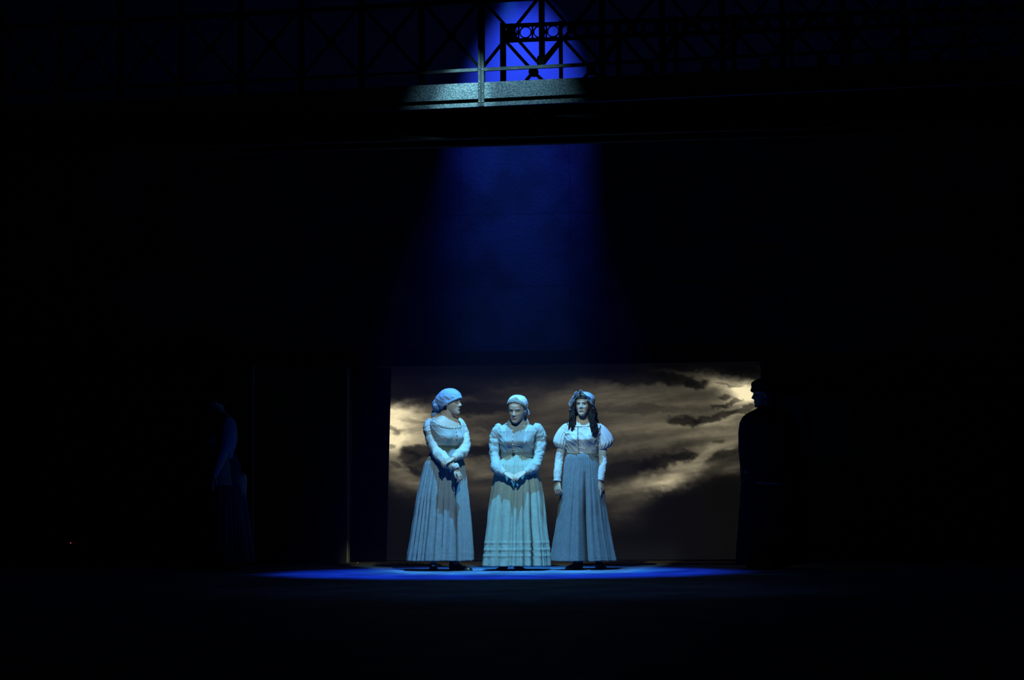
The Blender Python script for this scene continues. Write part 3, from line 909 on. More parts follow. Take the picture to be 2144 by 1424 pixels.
    # waistband
    wb = bodice('waistband', T, z(945), z(933), mat('dark_belt', (.06, .07, .06), .7), root, off=.017)
    # skirt
    skirt('skirt', [(936, 909, 958), (944, 904, 962), (955, 897, 967), (970, 889, 972), (1000, 882, 976), (1040, 873, 981), (1100, 863.5, 986.5), (1150, 855.5, 989.5), (1174.5, 852, 990.5)],
          Y, 0, .82, sk, root, 11, folds=9, amp=1.35, gather=58, creases=((R(-10), .16, .045), (R(4), .10, .035), (R(33), .20, .045), (R(-38), .12, .05)), tucks=((zp(1157, Y), .005),))
    # a gathered apron front below the belt
    # headscarf
    m2 = MB()
    def ex(th, zz):
        c = math.cos(th)
        k = max(0, -c) ** 1.0
        bul = math.exp(-((zz - .115) / .06) ** 2) * k * .022
        return Vector((0, bul * 2.0, -bul * .3))
    scarf_cap(H, s, m2, .010, .150, .040, ex)
    m2.ell(H @ (Vector((0, .125, .082)) * s), (.058 * s, .050 * s, .056 * s), H.to_3x3(), 40, 26, f=lambda d: 1 + .07 * math.sin(7 * d.z + 4 * d.x + 3 * d.y) + .03 * math.sin(17 * d.x + 5 * d.z))
    # twisted fold across the bun, and the two tails
    X3 = H.to_3x3() @ Vector((1, 0, 0))
    m2.tube([H @ Vector((.045, .03, .175)), H @ Vector((.060, .10, .150)), H @ Vector((.062, .150, .100)), H @ Vector((.050, .165, .060)), H @ Vector((.02, .150, .035))], [.010, .017, .020, .019, .014], 16, 6, wr=.08)
    m2.tube([H @ Vector((.05, .02, .085)), H @ Vector((.066, .07, .070)), H @ Vector((.062, .12, .050)), H @ Vector((.04, .155, .045))], [.010, .016, .018, .014], 16, 6, wr=.08)
    m2.tube([H @ Vector((0.01, .145, .050)), H @ Vector((.01, .165, .015)), H @ Vector((.01, .180, -.010)), H @ Vector((.01, .190, -.035))], [.024, .026, .022, .006], 16, 5, flat=(X3, .45))
    m2.tube([H @ Vector((.02, .12, .045)), H @ Vector((0.02, .135, .015)), H @ Vector((.02, .140, -.010))], [.028, .022, .006], 16, 5, flat=(X3, .5))
    so = obj('headscarf', m2, scf, root); fix_normals(so)
    mods(so, ('REMESH', dict(mode='VOXEL', voxel_size=.0035)), ('SMOOTH', dict(factor=.5, iterations=2)))
    # folded band of the scarf over the brow
    rings = []
    for i in range(7):
        t = i / 6
        ring = []
        for j in range(90):
            th = 2 * math.pi * j / 90; c = .5 + .5 * math.cos(th)
            zz = .040 + (.150 - .040) * c ** 1.1 + .022 * t - .004
            p = head_surf(th, zz, .013 + .003 * math.sin(math.pi * t) + (.006 * max(0, -math.cos(th))), face=False)
            p.y += .016 * max(0, -math.cos(th))
            ring.append(H @ (p * s))
        rings.append(ring)
    bd = obj('scarf_band', MB().grid(rings, True, False), scf, so, offset=None)
    bd.location = (0, 0, 0); mods(bd, ('SOLIDIFY', dict(thickness=.003)))
    # hair at the nape
    m3 = MB()
    for k in range(16):
        a = R(-75 + 10 * k)
        p0 = H @ (head_surf(math.pi + a * .9, .075, .004, False) * s); p1 = H @ (head_surf(math.pi + a * .8, .050, .004, False) * s); p2 = H @ (head_surf(math.pi + a * .6, .038, .006, False) * s)
        m3.tube([p0, p1, p2], [.010, .011, .005], 8, 3)
    ho = obj('hair', m3, M_hair, root)
    # shoes
    for hl, to, lab in (((W(907, 1191, Y).x, Y + .12, 0), (W(908, 1191, Y).x, Y - .12, 0), None), ((W(944, 1191, Y).x, Y + .03, 0), (W(985, 1191, Y).x + .01, Y - .10, 0), None)):
        m4 = shoe(MB(), hl, to)
        sh_ = obj('shoe', m4, M_leather, root); fix_normals(sh_)
        obj('sole', sole(hl, to), M_leather, sh_)
        d = (Vector(to) - Vector(hl)); p = Vector(hl) + d * .62
        bk = MB().box(-.014, .014, -.010, .010, 0, .010); ang = math.atan2(d.x, -d.y)
        bk.v = [tuple(Matrix.Rotation(ang, 3, 'Z') @ Vector(v) + p + Vector((0, 0, .043))) for v in bk.v]
        obj('buckle', bk, M_bolt, sh_, smooth=False)['label'] = 'small bright shoe buckle'
    return root
woman_scarf()

# ---------------------------------------------------------------- middle woman, hands clasped, looking down
def woman_middle():
    Y = -0.06
    root = thing('person', 'woman in a kerchief looking down with hands clasped over a pale tucked skirt', 'person', (W(1080, 1190, Y).x, Y, 0))
    blouse = cloth('pale_chambray', (.30, .38, .41), c2=(.26, .34, .37))
    bib = cloth('grey_pleated_cotton', (.24, .265, .28))
    sk = cloth('sage_linen', (.30, .40, .375), vs=40, var=.10)
    ker = cloth('pale_kerchief', (.38, .44, .60))
    s = 1.04
    H = headM(1083.5, 882.5, Y - .035, -20, 17, 5)
    z = lambda p: zp(p, Y)
    T0 = Matrix.Translation((W(1082, 900, Y).x, Y + .02, 0)) @ Matrix.Rotation(R(-5), 4, 'Z')
    T = Torso(T0, [(z(1020), .15, .09, .12), (z(985), .16, .11, .12), (z(953), .128, .105, .09), (z(940), .140, .118, .10), (z(925), .155, .128, .11), (z(912), .172, .122, .115),
                   (z(903), .180, .110, .11), (z(897), .172, .092, .100), (z(892), .140, .078, .092), (z(888), .100, .066, .082), (z(884), .070, .058, .066), (z(876), .056, .052, .056)],
              bust=.042, zb=z(927), bx=.070)
    b = MB()
    head_mesh(b, H, s)
    b.capsule([T0 @ Vector((0, .01, z(898))), H @ Vector((0, .03, .03)), H @ Vector((0, .015, .08))], [.056, .052, .05], 18, 5)
    b.grid([[T.p(2 * math.pi * j / 60, zz, -.004) for j in range(60)] for zz in np.linspace(z(1018), z(878), 70)])
    heels = [(W(1056, 1190, Y).x, Y + .06), (W(1082, 1190, Y).x, Y + .06)]
    legs(b, W(1078, 1000, Y).x, Y, heels)
    A = [W(1044, 900, Y + .02), W(1037, 925, Y + .02), W(1035, 952, Y + .0), W(1045, 976, Y - .12), W(1057, 991, Y - .20)]
    B_ = [W(1126, 900, Y + .02), W(1131, 925, Y + .03), W(1130, 952, Y + .0), W(1115, 974, Y - .12), W(1099, 989, Y - .20)]
    b.tube(A, [.05, .045, .040, .032, .025], 14, 4); b.tube(B_, [.05, .045, .040, .032, .025], 14, 4)
    w1 = W(1057, 991, Y - .20); w2 = W(1099, 988.5, Y - .21)
    hand(b, w1, W(1083, 1003, Y - .25) - w1, (.10, -.62, .78), .90, thumb=-1, curl=(10, 24, 22), spread=3)
    hand(b, w2, W(1070, 1004, Y - .285) - w2, (-.10, -.62, .78), .92, thumb=1, curl=(8, 18, 20), spread=3)
    finish_body(b, root, H, s, .0036, skin=(.40, .32, .27), brow=(.10, .08, .06), lids=.8)
    bo = bodice('bodice', T, z(955), z(882.5), blouse, root, off=.010, wr=.004, seed=9); fix_normals(bo)
    patch('pleated_bib', T, R(-24), R(22), z(936), z(886), bib, bo, off=.0135, pleats=22, n=160)
    patch('placket', T, R(-8), R(-2), z(950), z(887), bib, bo, off=.018, thick=.003)
    buttons(T, R(-5), [z(p) for p in (893, 903, 913, 922.5, 932, 942)], bo, mat('pearl_button', (.6, .62, .6), .3), .022)
    cl_ = bodice('collar', T, z(889), z(880.5), bib, root, off=.0165); fix_normals(cl_)
    wb = bodice('waistband', T, z(958), z(947.5), cloth('grey_sash', (.17, .21, .22)), root, off=.018); fix_normals(wb)
    p = T.p(R(-5), z(952.5), .021)
    obj('buckle', MB().box(p.x - .013, p.x + .013, p.y - .006, p.y + .004, p.z - .013, p.z + .013), mat('dark_metal_clasp', (.02, .02, .02), .4), wb, smooth=False)
    for pts, rr, sd, cp, cr in (([W(1050, 893, Y + .02), W(1042, 901, Y + .01), W(1036, 922, Y + .02), W(1035, 948, Y + .0), W(1037, 963, Y - .05), W(1041, 980, Y - .13), W(1052, 990, Y - .18)], [.036, .052, .052, .046, .040, .056, .032], 2.1,
                        [W(1049, 987, Y - .165), W(1053, 990, Y - .185), W(1057, 992.5, Y - .20)], [.034, .033, .029]),
                       ([W(1117, 893, Y + .02), W(1126, 900, Y + .01), W(1132, 922, Y + .03), W(1129, 948, Y + .0), W(1125, 963, Y - .05), W(1116, 979, Y - .13), W(1104, 987, Y - .19)], [.036, .053, .054, .048, .042, .058, .032], 5.2,
                        [W(1107, 984, Y - .17), W(1103, 987, Y - .19), W(1099, 989.5, Y - .205)], [.034, .033, .029])):
        sl = obj('sleeve', MB().tube(pts, rr, 64, 14, wr=.17, seed=sd), blouse, root); fix_normals(sl)
        cf = obj('cuff', MB().tube(cp, cr, 24, 5, wr=.04), blouse, sl); fix_normals(cf)
    skirt('skirt', [(954, 1053, 1111), (962, 1049, 1115), (975, 1041, 1122), (1000, 1034, 1130), (1020, 1030, 1135), (1060, 1023, 1140), (1100, 1017.5, 1144.5), (1150, 1010.5, 1151), (1185, 1006.5, 1153.5)],
          Y, 0, .84, sk, root, 23, folds=8, amp=1.25, gather=46, creases=((R(33), .60, .050), (R(-34), .12, .05), (R(50), .14, .05), (R(-8), .06, .06), (R(16), .07, .05)),
          tucks=((zp(1137, Y), .016), (zp(1151, Y), .016), (zp(1164, Y), .016)))
    # kerchief
    m2 = MB()
    scarf_cap(H, s, m2, .011, .219, .045, lambda th, zz: Vector((0, .018 * max(0, -math.cos(th)) * math.exp(-((zz - .12) / .06) ** 2), 0)))
    Ht = lambda x, y, zz: H @ Vector((x, y, zz))
    m2.ell(Ht(.005, .105, .075), (.05, .04, .05), H.to_3x3(), 24, 14)
    fl_ = (H.to_3x3() @ Vector((.3, 1, 0)), .35)
    m2.tube([Ht(.03, .115, .10), Ht(.055, .12, .06), Ht(.075, .115, .035)], [.022, .026, .008], 16, 5, flat=fl_)
    m2.tube([Ht(.02, .11, .07), Ht(.040, .10, .02), Ht(.064, .080, -.03), Ht(.082, .065, -.075)], [.012, .017, .025, .012], 16, 5, flat=fl_)
    so = obj('kerchief', m2, ker, root); fix_normals(so)
    mods(so, ('REMESH', dict(mode='VOXEL', voxel_size=.0035)), ('SMOOTH', dict(factor=.5, iterations=2)))
    # hair swept back in front of the kerchief
    m3 = MB()
    rnd = random.Random(2)
    for k in range(46):
        th = R(-98 + 196 * k / 45)
        c = max(0, math.cos(th))
        zl = .085 + (.190 - .085) * c ** .55
        pts = []
        for q in range(5):
            t = q / 4
            tq = th * (1 + .06 * t)
            zz = min(zl + (.045 + .0 * c) * t, .2235)
            pts.append(H @ (head_surf(tq, zz, .003 + .005 * math.sin(math.pi * min(t + .25, 1)) + rnd.uniform(0, .0015), False) * s))
        m3.tube(pts, [.004, .0075, .008, .008, .006], 7, 3)
    obj('hair', m3, M_hair2, root)
    # clip
    p = H @ (head_surf(R(40), .165, .014, False) * s)
    q = H @ (head_surf(R(34), .182, .014, False) * s)
    obj('hair_clip', MB().capsule([p, q], [.0025, .0025], 8, 3), M_bolt, root)
    for hl, to in (((W(1056, 1191, Y).x, Y + .09, 0), (W(1046, 1191, Y).x, Y - .13, 0)), ((W(1083, 1191, Y).x, Y + .09, 0), (W(1093, 1191, Y).x, Y - .13, 0))):
        sh_ = obj('shoe', shoe(MB(), hl, to, wd=.040, h=.06), M_leather, root); fix_normals(sh_)
        obj('sole', sole(hl, to), M_leather, sh_)
woman_middle()

# ---------------------------------------------------------------- woman with the ruffled cap and long hair
def woman_cap():
    Y = 0.04
    root = thing('person', 'woman with long dark hair under a ruffled cap, arms hanging at her sides', 'person', (W(1218, 1190, Y).x, Y, 0))
    blouse = cloth('cream_cotton', (.46, .49, .51), c2=(.41, .44, .46))
    sk = cloth('slate_wool', (.135, .165, .20), vs=40, var=.12)
    s = .965
    H = headM(1221, 872, Y - .02, -14, 0, 0)
    z = lambda p: zp(p, Y)
    T0 = Matrix.Translation((W(1219, 900, Y).x, Y + .02, 0)) @ Matrix.Rotation(R(-6), 4, 'Z')
    T = Torso(T0, [(z(1015), .14, .09, .12), (z(980), .165, .13, .13), (z(952), .128, .105, .088), (z(938), .138, .114, .095), (z(922), .150, .126, .105), (z(908), .162, .120, .108),
                   (z(898), .168, .104, .10), (z(891), .162, .088, .095), (z(886), .128, .072, .088), (z(881), .085, .060, .074), (z(877), .060, .052, .06), (z(868), .050, .046, .05)],
              bust=.044, zb=z(921), bx=.070)
    b = MB()
    head_mesh(b, H, s)
    b.capsule([T0 @ Vector((0, .005, z(890))), H @ Vector((0, .02, .03)), H @ Vector((0, .01, .08))], [.055, .049, .048], 18, 5)
    b.grid([[T.p(2 * math.pi * j / 60, zz, -.004) for j in range(60)] for zz in np.linspace(z(1013), z(872), 70)])
    heels = [(W(1207, 1190, Y).x, Y + .05), (W(1254, 1190, Y).x, Y + .07)]
    legs(b, W(1222, 1000, Y).x, Y, heels)
    A = [W(1184, 896, Y + .02), W(1177, 925, Y + .02), W(1171, 955, Y + .02), W(1168, 985, Y - .03), W(1167, 1008, Y - .05)]
    B_ = [W(1254, 896, Y + .02), W(1260, 925, Y + .02), W(1262, 955, Y + .02), W(1259, 985, Y - .04), W(1256, 1007, Y - .07)]
    b.tube(A, [.048, .040, .034, .030, .023], 14, 4); b.tube(B_, [.048, .040, .034, .030, .023], 14, 4)
    w1 = W(1167.5, 1008, Y - .05); w2 = W(1255, 1007, Y - .075)
    hand(b, w1, W(1168, 1035, Y - .085) - w1, (-.55, -.75, .1), .95, thumb=1, curl=(22, 40, 35), spread=6)
    hand(b, w2, W(1249, 1037, Y - .11) - w2, (.15, -.98, .1), 1.02, thumb=-1, curl=(10, 18, 20), spread=8)
    finish_body(b, root, H, s, .0036, skin=(.37, .28, .225), lids=.2)
    zf, zb_ = z(893), z(880)
    cut = lambda th: zb_ + (zf - zb_) * max(0, math.cos(th)) ** 1.6
    bo = bodice('bodice', T, z(953.5), None, blouse, root, off=.011, cut=cut, wr=.005, seed=5); fix_normals(bo)
    patch('placket', T, R(-8), R(-5.5), z(950), z(895), cloth('dark_seam', (.12, .13, .15)), bo, off=.0145, thick=.003)
    rings = []
    for i in range(6):
        t = i / 5
        rings.append([T.p(2 * math.pi * j / 140, cut(2 * math.pi * j / 140) - .012 * t + .002, .014 + .003 * math.sin(math.pi * t)) for j in range(140)])
    cl_ = obj('neck_band', MB().grid(rings, True, False), blouse, root); mods(cl_, ('SOLIDIFY', dict(thickness=.002)))
    wb = bodice('waistband', T, z(957), z(951), cloth('slate_band', (.12, .15, .18)), root, off=.017); fix_normals(wb)
    for pts, rr, sd in (([W(1180, 925, Y + .02), W(1174, 945, Y + .02), W(1170.5, 965, Y + .01), W(1168, 985, Y - .03), W(1166.5, 1008, Y - .05)], [.040, .040, .038, .037, .036], 3.1),
                        ([W(1258, 925, Y + .02), W(1261, 945, Y + .02), W(1262, 965, Y + .01), W(1259.5, 985, Y - .04), W(1256.5, 1007, Y - .07)], [.044, .043, .041, .039, .036], 8.4)):
        sl = obj('sleeve', MB().tube(pts, rr, 64, 14, wr=.09, seed=sd), blouse, root); fix_normals(sl)
    # puffs with gathers
    def puff(pts, rr, name='puffed_sleeve'):
        P, Q = resample([Vector(p) for p in pts], rr, 10)
        rings = []
        t_ = (Vector(pts[-1]) - Vector(pts[0])).normalized()
        n1 = t_.cross(Vector((0, 1, 0))).normalized(); n2 = t_.cross(n1)
        for i, p in enumerate(P):
            ring = []
            for k in range(96):
                a = 2 * math.pi * k / 96
                g = 1 + .05 * math.cos(15 * a + .7 * math.sin(i * .25)) + .03 * noise.noise(Vector((math.cos(a) * 3, math.sin(a) * 3, i * .2)))
                ring.append(p + (n1 * math.cos(a) + n2 * math.sin(a)) * Q[i] * g)
            rings.append(ring)
        o = obj(name, MB().grid(rings), blouse, root); fix_normals(o)
    puff([W(1189, 889, Y + .02), W(1184, 897, Y + .02), W(1177, 913, Y + .02), W(1173, 928, Y + .02), W(1173, 937, Y + .02), W(1174, 940, Y + .02)], [.030, .046, .062, .066, .052, .036])
    puff([W(1249, 888, Y + .02), W(1255, 896, Y + .02), W(1263, 912, Y + .02), W(1267, 928, Y + .02), W(1265, 938, Y + .02), W(1263, 941, Y + .02)], [.030, .050, .070, .078, .062, .040])
    skirt('skirt', [(952, 1188, 1249), (958, 1184, 1252), (975, 1181, 1256), (1000, 1177, 1260), (1040, 1172, 1266), (1080, 1166, 1272), (1120, 1160, 1279), (1150, 1155, 1285), (1174.5, 1150.5, 1290.5)],
          Y, 0, .84, sk, root, 31, folds=7, amp=1.25, gather=50, creases=((R(9), .75, .085), (R(27), .12, .05), (R(-24), .12, .05), (R(46), .10, .06), (R(-46), .10, .05)), tucks=((zp(1168, Y), .004),))
    # hair mass
    m3 = MB()
    rnd = random.Random(8)
    rings = []
    for i in range(31):
        t = i / 30
        ring = []
        for j in range(80):
            th = 2 * math.pi * j / 80; c = .5 + .5 * math.cos(th)
            zl = .075 + (.170 - .075) * c ** .9
            if abs(math.cos(th)) < .75 and math.cos(th) > 0: pass
            zz = zl + (.224 - zl) * t
            p = head_surf(th, zz, .014 + .008 * abs(math.sin(th)) + .004 * noise.noise(Vector((th * 3, zz * 20, 1))), False)
            ring.append(H @ (p * s))
        rings.append(ring)
    m3.grid(rings)
    hc = H @ Vector((0, 0, 0))
    for side in (-1, 1):
        for k in range(84):
            f = k / 83
            ang = R(42 + 100 * f)       # around the head from temple to back
            base = head_surf(side * ang, .165 - .05 * f + rnd.uniform(-.01, .01), .006, False)
            p0 = base; out = Vector((side, 0, 0))
            L = rnd.uniform(.24, .36) if f < .6 else rnd.uniform(.22, .28)
            ph = rnd.uniform(0, 6.28); wl = rnd.uniform(9, 13); spr = rnd.uniform(-.012, .034) + (.014 if side > 0 else 0)
            pts = [H @ (p0 * s)]
            for q in range(1, 13):
                t = q / 12
                x = base.x + side * (.022 * math.sin(min(t * 1.8, 1) * math.pi * .6) + spr * t)
                y = base.y * (1 - .15 * t) - (.045 * t ** 1.5 if f < .5 else -.01 * t)
                x += (.004 + .008 * t) * math.sin(ph + t * wl); y += .009 * t * math.cos(ph + t * wl)
                pts.append(H @ (Vector((x, y, base.z - L * t)) * s))
            m3.tube(pts, [.007, .008, .0085, .008, .008, .008, .0075, .007, .007, .006, .005, .004, .002], 6, 3)
    ho = obj('hair', m3, M_hair, root)
    # mob cap: dome + ruffle
    capm = cloth('pale_blue_cap_cotton', (.26, .37, .50))
    m2 = MB()
    rings = []
    for i in range(25):
        t = i / 24
        ring = []
        for j in range(90):
            th = 2 * math.pi * j / 90; c = .5 + .5 * math.cos(th)
            zl = .060 + (.212 - .060) * c ** 3.6
            zz = zl + (.2245 - zl) * t
            p = head_surf(th, zz, .026 + .012 * math.sin(t * math.pi) * (1 - c) + .003 * math.sin(th * 18) * (1 - t), False)
            p.z += .010 * t
            p.y += .012 * (1 - c)
            ring.append(H @ (p * s))
        rings.append(ring)
    m2.grid(rings)
    dome = obj('cap', m2, capm, root); fix_normals(dome)
    rings = []
    NRf = 260
    for i in range(9):
        t = i / 8
        ring = []
        for j in range(NRf):
            th = 2 * math.pi * j / NRf; c = .5 + .5 * math.cos(th)
            zl = .060 + (.212 - .060) * c ** 3.6
            p = head_surf(th, min(zl, .222), .026, False)
            ctr = Vector((0, .02, .11))
            d = (p - ctr); d.y *= .35; d.normalize()
            wv = math.sin(th * 12 + 1.3 * math.sin(th * 5 + 1)) ; wv2 = math.cos(th * 12 + 1.3 * math.sin(th * 5 + 1))
            ln = .026 * t * (1 + .32 * wv)
            q = p + d * ln + Vector((0, -.016 * t * wv2 - .024 * t, .004 * t * wv))
            ring.append(H @ (q * s))
        rings.append(ring)
    rf = obj('ruffle', MB().grid(rings, True, False), capm, dome); rf.location = (0, 0, 0)
    mods(rf, ('SOLIDIFY', dict(thickness=.0025)))
    for hl, to in (((W(1216, 1191, Y).x, Y + .05, 0), (W(1187, 1191, Y).x, Y - .10, 0)), ((W(1253, 1191, Y).x, Y + .09, 0), (W(1263, 1191, Y).x, Y - .12, 0))):
        sh_ = obj('shoe', shoe(MB(), hl, to, h=.085), M_leather, root); fix_normals(sh_)
        obj('sole', sole(hl, to), M_leather, sh_)
woman_cap()

# ---------------------------------------------------------------- woman in the dark at the left
def woman_dark():
    Y = 0.6
    root = thing('person', 'dim woman with a dark hair bun standing in shadow, facing away from the others', 'person', (W(478, 1185, Y).x, Y, 0))
    blouse = cloth('dull_blue_cotton', (.20, .24, .36)); sk = cloth('dark_blue_wool', (.07, .08, .11))
    s = 1.03; z = lambda p: zp(p, Y)
    H = headM(455, 866, Y, -95, 4)
    T0 = Matrix.Translation((W(467, 900, Y).x, Y, 0)) @ Matrix.Rotation(R(-75), 4, 'Z')
    T = Torso(T0, [(z(1015), .17, .15, .16), (z(955), .125, .10, .085), (z(925), .145, .125, .10), (z(900), .160, .118, .105), (z(888), .158, .098, .098), (z(879), .12, .075, .088), (z(873), .07, .055, .068), (z(860), .052, .048, .052)], bust=.045, zb=z(917))
    b = MB(); head_mesh(b, H, s)
    b.capsule([T0 @ Vector((0, .005, z(886))), H @ Vector((0, .02, .03)), H @ Vector((0, .01, .08))], [.056, .05, .05], 16, 4)
    b.grid([[T.p(2 * math.pi * j / 48, zz, -.004) for j in range(48)] for zz in np.linspace(z(1013), z(862), 50)])
    legs(b, W(480, 1000, Y).x, Y, [(W(470, 1190, Y).x, Y), (W(500, 1190, Y).x, Y)])
    A = [W(473, 884, Y - .15), W(478, 915, Y - .17), W(470, 948, Y - .17), W(458, 978, Y - .20), W(448, 998, Y - .22)]
    b.tube(A, [.048, .042, .036, .03, .023], 14, 4)
    b.tube([p + Vector((-.02, .32, 0)) for p in A], [.048, .042, .036, .03, .023], 14, 4)
    hand(b, A[-1], W(438, 1022, Y - .23) - A[-1], (-.5, -.8, 0), .9, thumb=-1)
    hand(b, A[-1] + Vector((-.02, .32, 0)), W(438, 1022, Y - .23) - A[-1], (-.5, .8, 0), .9, thumb=1)
    finish_body(b, root, H, s, .006)
    bo = bodice('bodice', T, z(957), z(872), blouse, root, off=.011); fix_normals(bo)
    for off in (Vector((0, 0, 0)), Vector((-.02, .32, 0))):
        sl = obj('sleeve', MB().tube([p + off for p in (W(471, 872, Y - .13), W(474, 888, Y - .16), W(476, 912, Y - .17), W(472, 934, Y - .17), W(465, 950, Y - .18), W(456, 978, Y - .20), W(449, 994, Y - .22))],
                                     [.040, .072, .078, .070, .042, .036, .034], 36, 8, wr=.08, seed=2), blouse, root); fix_normals(sl)
    skirt('skirt', [(953, 447, 494), (975, 445, 502), (1020, 441, 511), (1080, 437, 521), (1140, 432, 530), (1178, 430, 535)], Y, 0, .9, sk, root, 5, folds=12, nz=60, nt=240)
    m3 = MB()
    scarf_cap(H, s, m3, .014, .165, .06)
    m3.ell(H @ Vector((0, .10, .165)), (.05, .05, .05), None, 20, 12, f=lambda d: 1 + .08 * math.sin(9 * d.x + 7 * d.z))
    ho = obj('hair', m3, M_hair, root); fix_normals(ho)
    for x0 in (468, 505):
        hl, to = (W(x0, 1190, Y).x, Y - .05, 0), (W(x0, 1190, Y).x - .22, Y - .08, 0)
        sh_ = obj('shoe', shoe(MB(), hl, to), M_leather, root); fix_normals(sh_)
woman_dark()

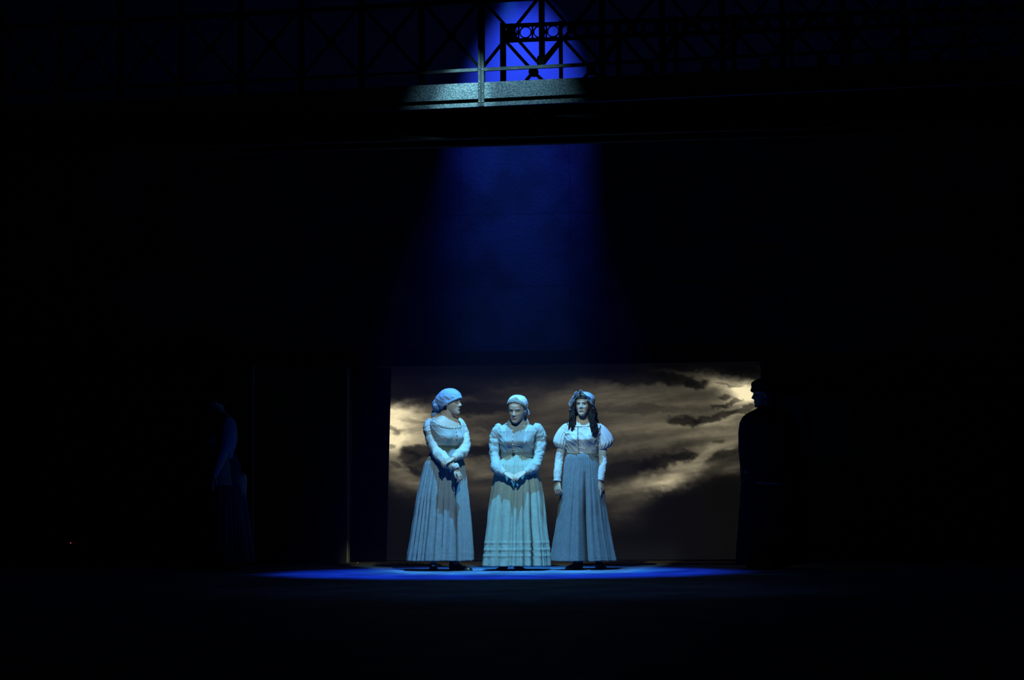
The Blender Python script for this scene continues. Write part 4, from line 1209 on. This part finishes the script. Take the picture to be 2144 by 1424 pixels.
# ---------------------------------------------------------------- cloaked person at the right
def cloaked():
    Y = 0.1
    root = thing('person', 'dark silhouette of a stout person in a cap and long cloak before the screen edge', 'person', (W(1615, 1190, Y).x, Y, 0))
    cl_m = cloth('black_wool_cloak', (.009, .010, .014)); z = lambda p: zp(p, Y)
    s = 1.12
    H = headM(1603, 852, Y, -88, 6)
    T0 = Matrix.Translation((W(1612, 900, Y).x, Y, 0)) @ Matrix.Rotation(R(-35), 4, 'Z')
    T = Torso(T0, [(z(1020), .24, .19, .19), (z(960), .23, .17, .16), (z(920), .225, .16, .15), (z(895), .215, .14, .13), (z(880), .19, .12, .12), (z(868), .14, .10, .10), (z(860), .09, .075, .08), (z(850), .065, .06, .065)])
    b = MB(); head_mesh(b, H, s)
    b.capsule([T0 @ Vector((0, .005, z(875))), H @ Vector((0, .02, .03)), H @ Vector((0, .01, .08))], [.062, .06, .055], 16, 4)
    b.grid([[T.p(2 * math.pi * j / 48, zz, -.006) for j in range(48)] for zz in np.linspace(z(1018), z(853), 50)])
    legs(b, W(1612, 1000, Y).x, Y, [(W(1590, 1190, Y).x, Y), (W(1635, 1190, Y).x, Y)], hw=.1)
    A = [W(1565, 882, Y - .02), W(1561, 915, Y - .05), W(1565, 950, Y - .06), W(1572, 975, Y - .10), W(1580, 985, Y - .14)]
    B_ = [W(1655, 882, Y + .02), W(1668, 915, Y + .0), W(1668, 950, Y - .04), W(1660, 970, Y - .10), W(1645, 985, Y - .14)]
    b.tube(A, [.055, .05, .042, .034, .026], 14, 4); b.tube(B_, [.055, .05, .042, .034, .026], 14, 4)
    hand(b, A[-1], (.3, -.3, -1), (-.6, -.7, 0), 1.0, thumb=-1); hand(b, B_[-1], (-.4, -.3, -1), (.6, -.7, 0), 1.0, thumb=1)
    finish_body(b, root, H, s, .006, skin=(.16, .12, .10))
    ct = bodice('coat', T, z(1015), z(858), cl_m, root, off=.010); fix_normals(ct)
    # cloak over shoulders to below the elbows, then long coat skirt
    skirt('long_skirt', [(955, 1556, 1672), (1000, 1554, 1678), (1060, 1550, 1684), (1120, 1545, 1688), (1182, 1540, 1692)], Y, 0, .62, cl_m, root, 6, folds=9, nz=60, nt=240, amp=.8)
    L = [(852, 1592, 1628, .5), (860, 1578, 1638, .55), (866, 1565, 1648, .6), (874, 1555, 1657, .62), (885, 1549, 1666, .62), (905, 1546, 1673, .6), (940, 1546, 1682, .6), (975, 1549, 1689, .58), (1010, 1550, 1692, .58)]
    rings = []
    for i in range(60):
        py = 852 + (1010 - 852) * i / 59
        xl = np.interp(py, [l[0] for l in L], [l[1] for l in L]); xr = np.interp(py, [l[0] for l in L], [l[2] for l in L]); rt = np.interp(py, [l[0] for l in L], [l[3] for l in L])
        a = W(xl, py, Y); c = W(xr, py, Y)
        ctr = (a + c) / 2; h = (c - a).length / 2
        ring = []
        for j in range(120):
            th = 2 * math.pi * j / 120
            k = 1 - .05 * (i / 59) * (.5 + .5 * math.cos(11 * th + 1.5 * math.sin(2 * th)))
            ring.append(Vector((ctr.x + h * k * math.sin(th), Y - .02 - h * max(rt * k, .24 / max(h, .1) * (i / 59)) * math.cos(th), (a.z + c.z) / 2)))
        rings.append(ring)
    ck = obj('cloak', MB().grid(rings, True, False), cl_m, root); mods(ck, ('SOLIDIFY', dict(thickness=.006, offset=-1))); fix_normals(ck)
    p = W(1560.5, 988, Y - .30)
    obj('clasp', MB().ell(p, (.008, .005, .008), nu=12, nv=8), M_bolt, root)['label'] = 'tiny bright metal clasp'
    m2 = MB(); scarf_cap(H, s, m2, .016, .160, .07)
    m2.ell(H @ Vector((0, .012, .195)), (.112, .118, .072), Matrix.Rotation(R(-88), 3, 'Z'), 40, 20, f=lambda d: 1 + .05 * math.sin(7 * math.atan2(d.y, d.x)) + .04 * math.sin(5 * d.z + 2 * d.x))
    m2.tube([H @ Vector((-.085, -.02, .16)), H @ Vector((-.06, -.082, .162)), H @ Vector((0, -.105, .165)), H @ Vector((.06, -.082, .162)), H @ Vector((.085, -.02, .16))], [.014, .017, .018, .017, .014], 12, 5, wr=.2)
    cp = obj('cap', m2, cl_m, root); fix_normals(cp)
    mods(cp, ('REMESH', dict(mode='VOXEL', voxel_size=.005)), ('SMOOTH', dict(factor=.5, iterations=2)))
    for x0 in (1592, 1640):
        hl, to = (W(x0, 1190, Y).x + .04, Y + .0, 0), (W(x0, 1190, Y).x - .14, Y - .2, 0)
        sh_ = obj('shoe', shoe(MB(), hl, to, wd=.045, h=.08), M_leather, root); fix_normals(sh_)
cloaked()

# ================================================================== SMALL THINGS
# red standby light on a small box on the left flat
def wpt(px, py, dy):
    u, z_ = wuz(px, py, dy); return WF @ Vector((u, dy, z_))
def emit(name, col, st):
    m = bpy.data.materials.new(name); m.use_nodes = True
    b = m.node_tree.nodes['Principled BSDF']; b.inputs['Emission Color'].default_value = (*col, 1); b.inputs['Emission Strength'].default_value = st
    return m
uu, zz = wuz(148, 1137, -0.46)
t = thing('relay_box', 'small black box with a red pilot light low on the dark flat', 'box', WF @ Vector((uu, -0.44, zz)))
obj('casing', MB().box(uu - .05, uu + .05, -0.455, -0.421, zz - .05, zz + .07, WF), M_steel, t, smooth=False)
obj('pilot_light', MB().ell(wpt(148, 1137, -0.458), (.005, .004, .004), nu=10, nv=6), emit('red_led', (1, .05, .1), 2.0), t)
# small brass stud on the floor strip beside the curtain
p = W(748, 1172, 2.6)
st = MB().ell((p.x, 2.62, .012), (.012, .012, .010), nu=14, nv=8)
tag(obj('floor_stud', st, mat('brass', (.7, .5, .2), .3, metal=.7)), 'tiny brass stud on the floor below the black curtain', 'stud')

# thin theatrical haze filling the stage air
hz = obj('haze', MB().box(-6.5, 6.5, -1.7, 2.2, 0.02, 7.4), None, smooth=False)
hm = bpy.data.materials.new('stage_haze'); hm.use_nodes = True
nt = hm.node_tree; nt.nodes.remove(nt.nodes['Principled BSDF'])
vsn = nt.nodes.new('ShaderNodeVolumeScatter'); vsn.inputs['Density'].default_value = 0.0036; vsn.inputs['Color'].default_value = (.22, .42, 1, 1)
nt.links.new(vsn.outputs[0], nt.nodes['Material Output'].inputs['Volume'])
hz.data.materials.append(hm)
tag(hz, 'thin blue lit haze hanging in the air over the women', 'haze', kind='stuff')
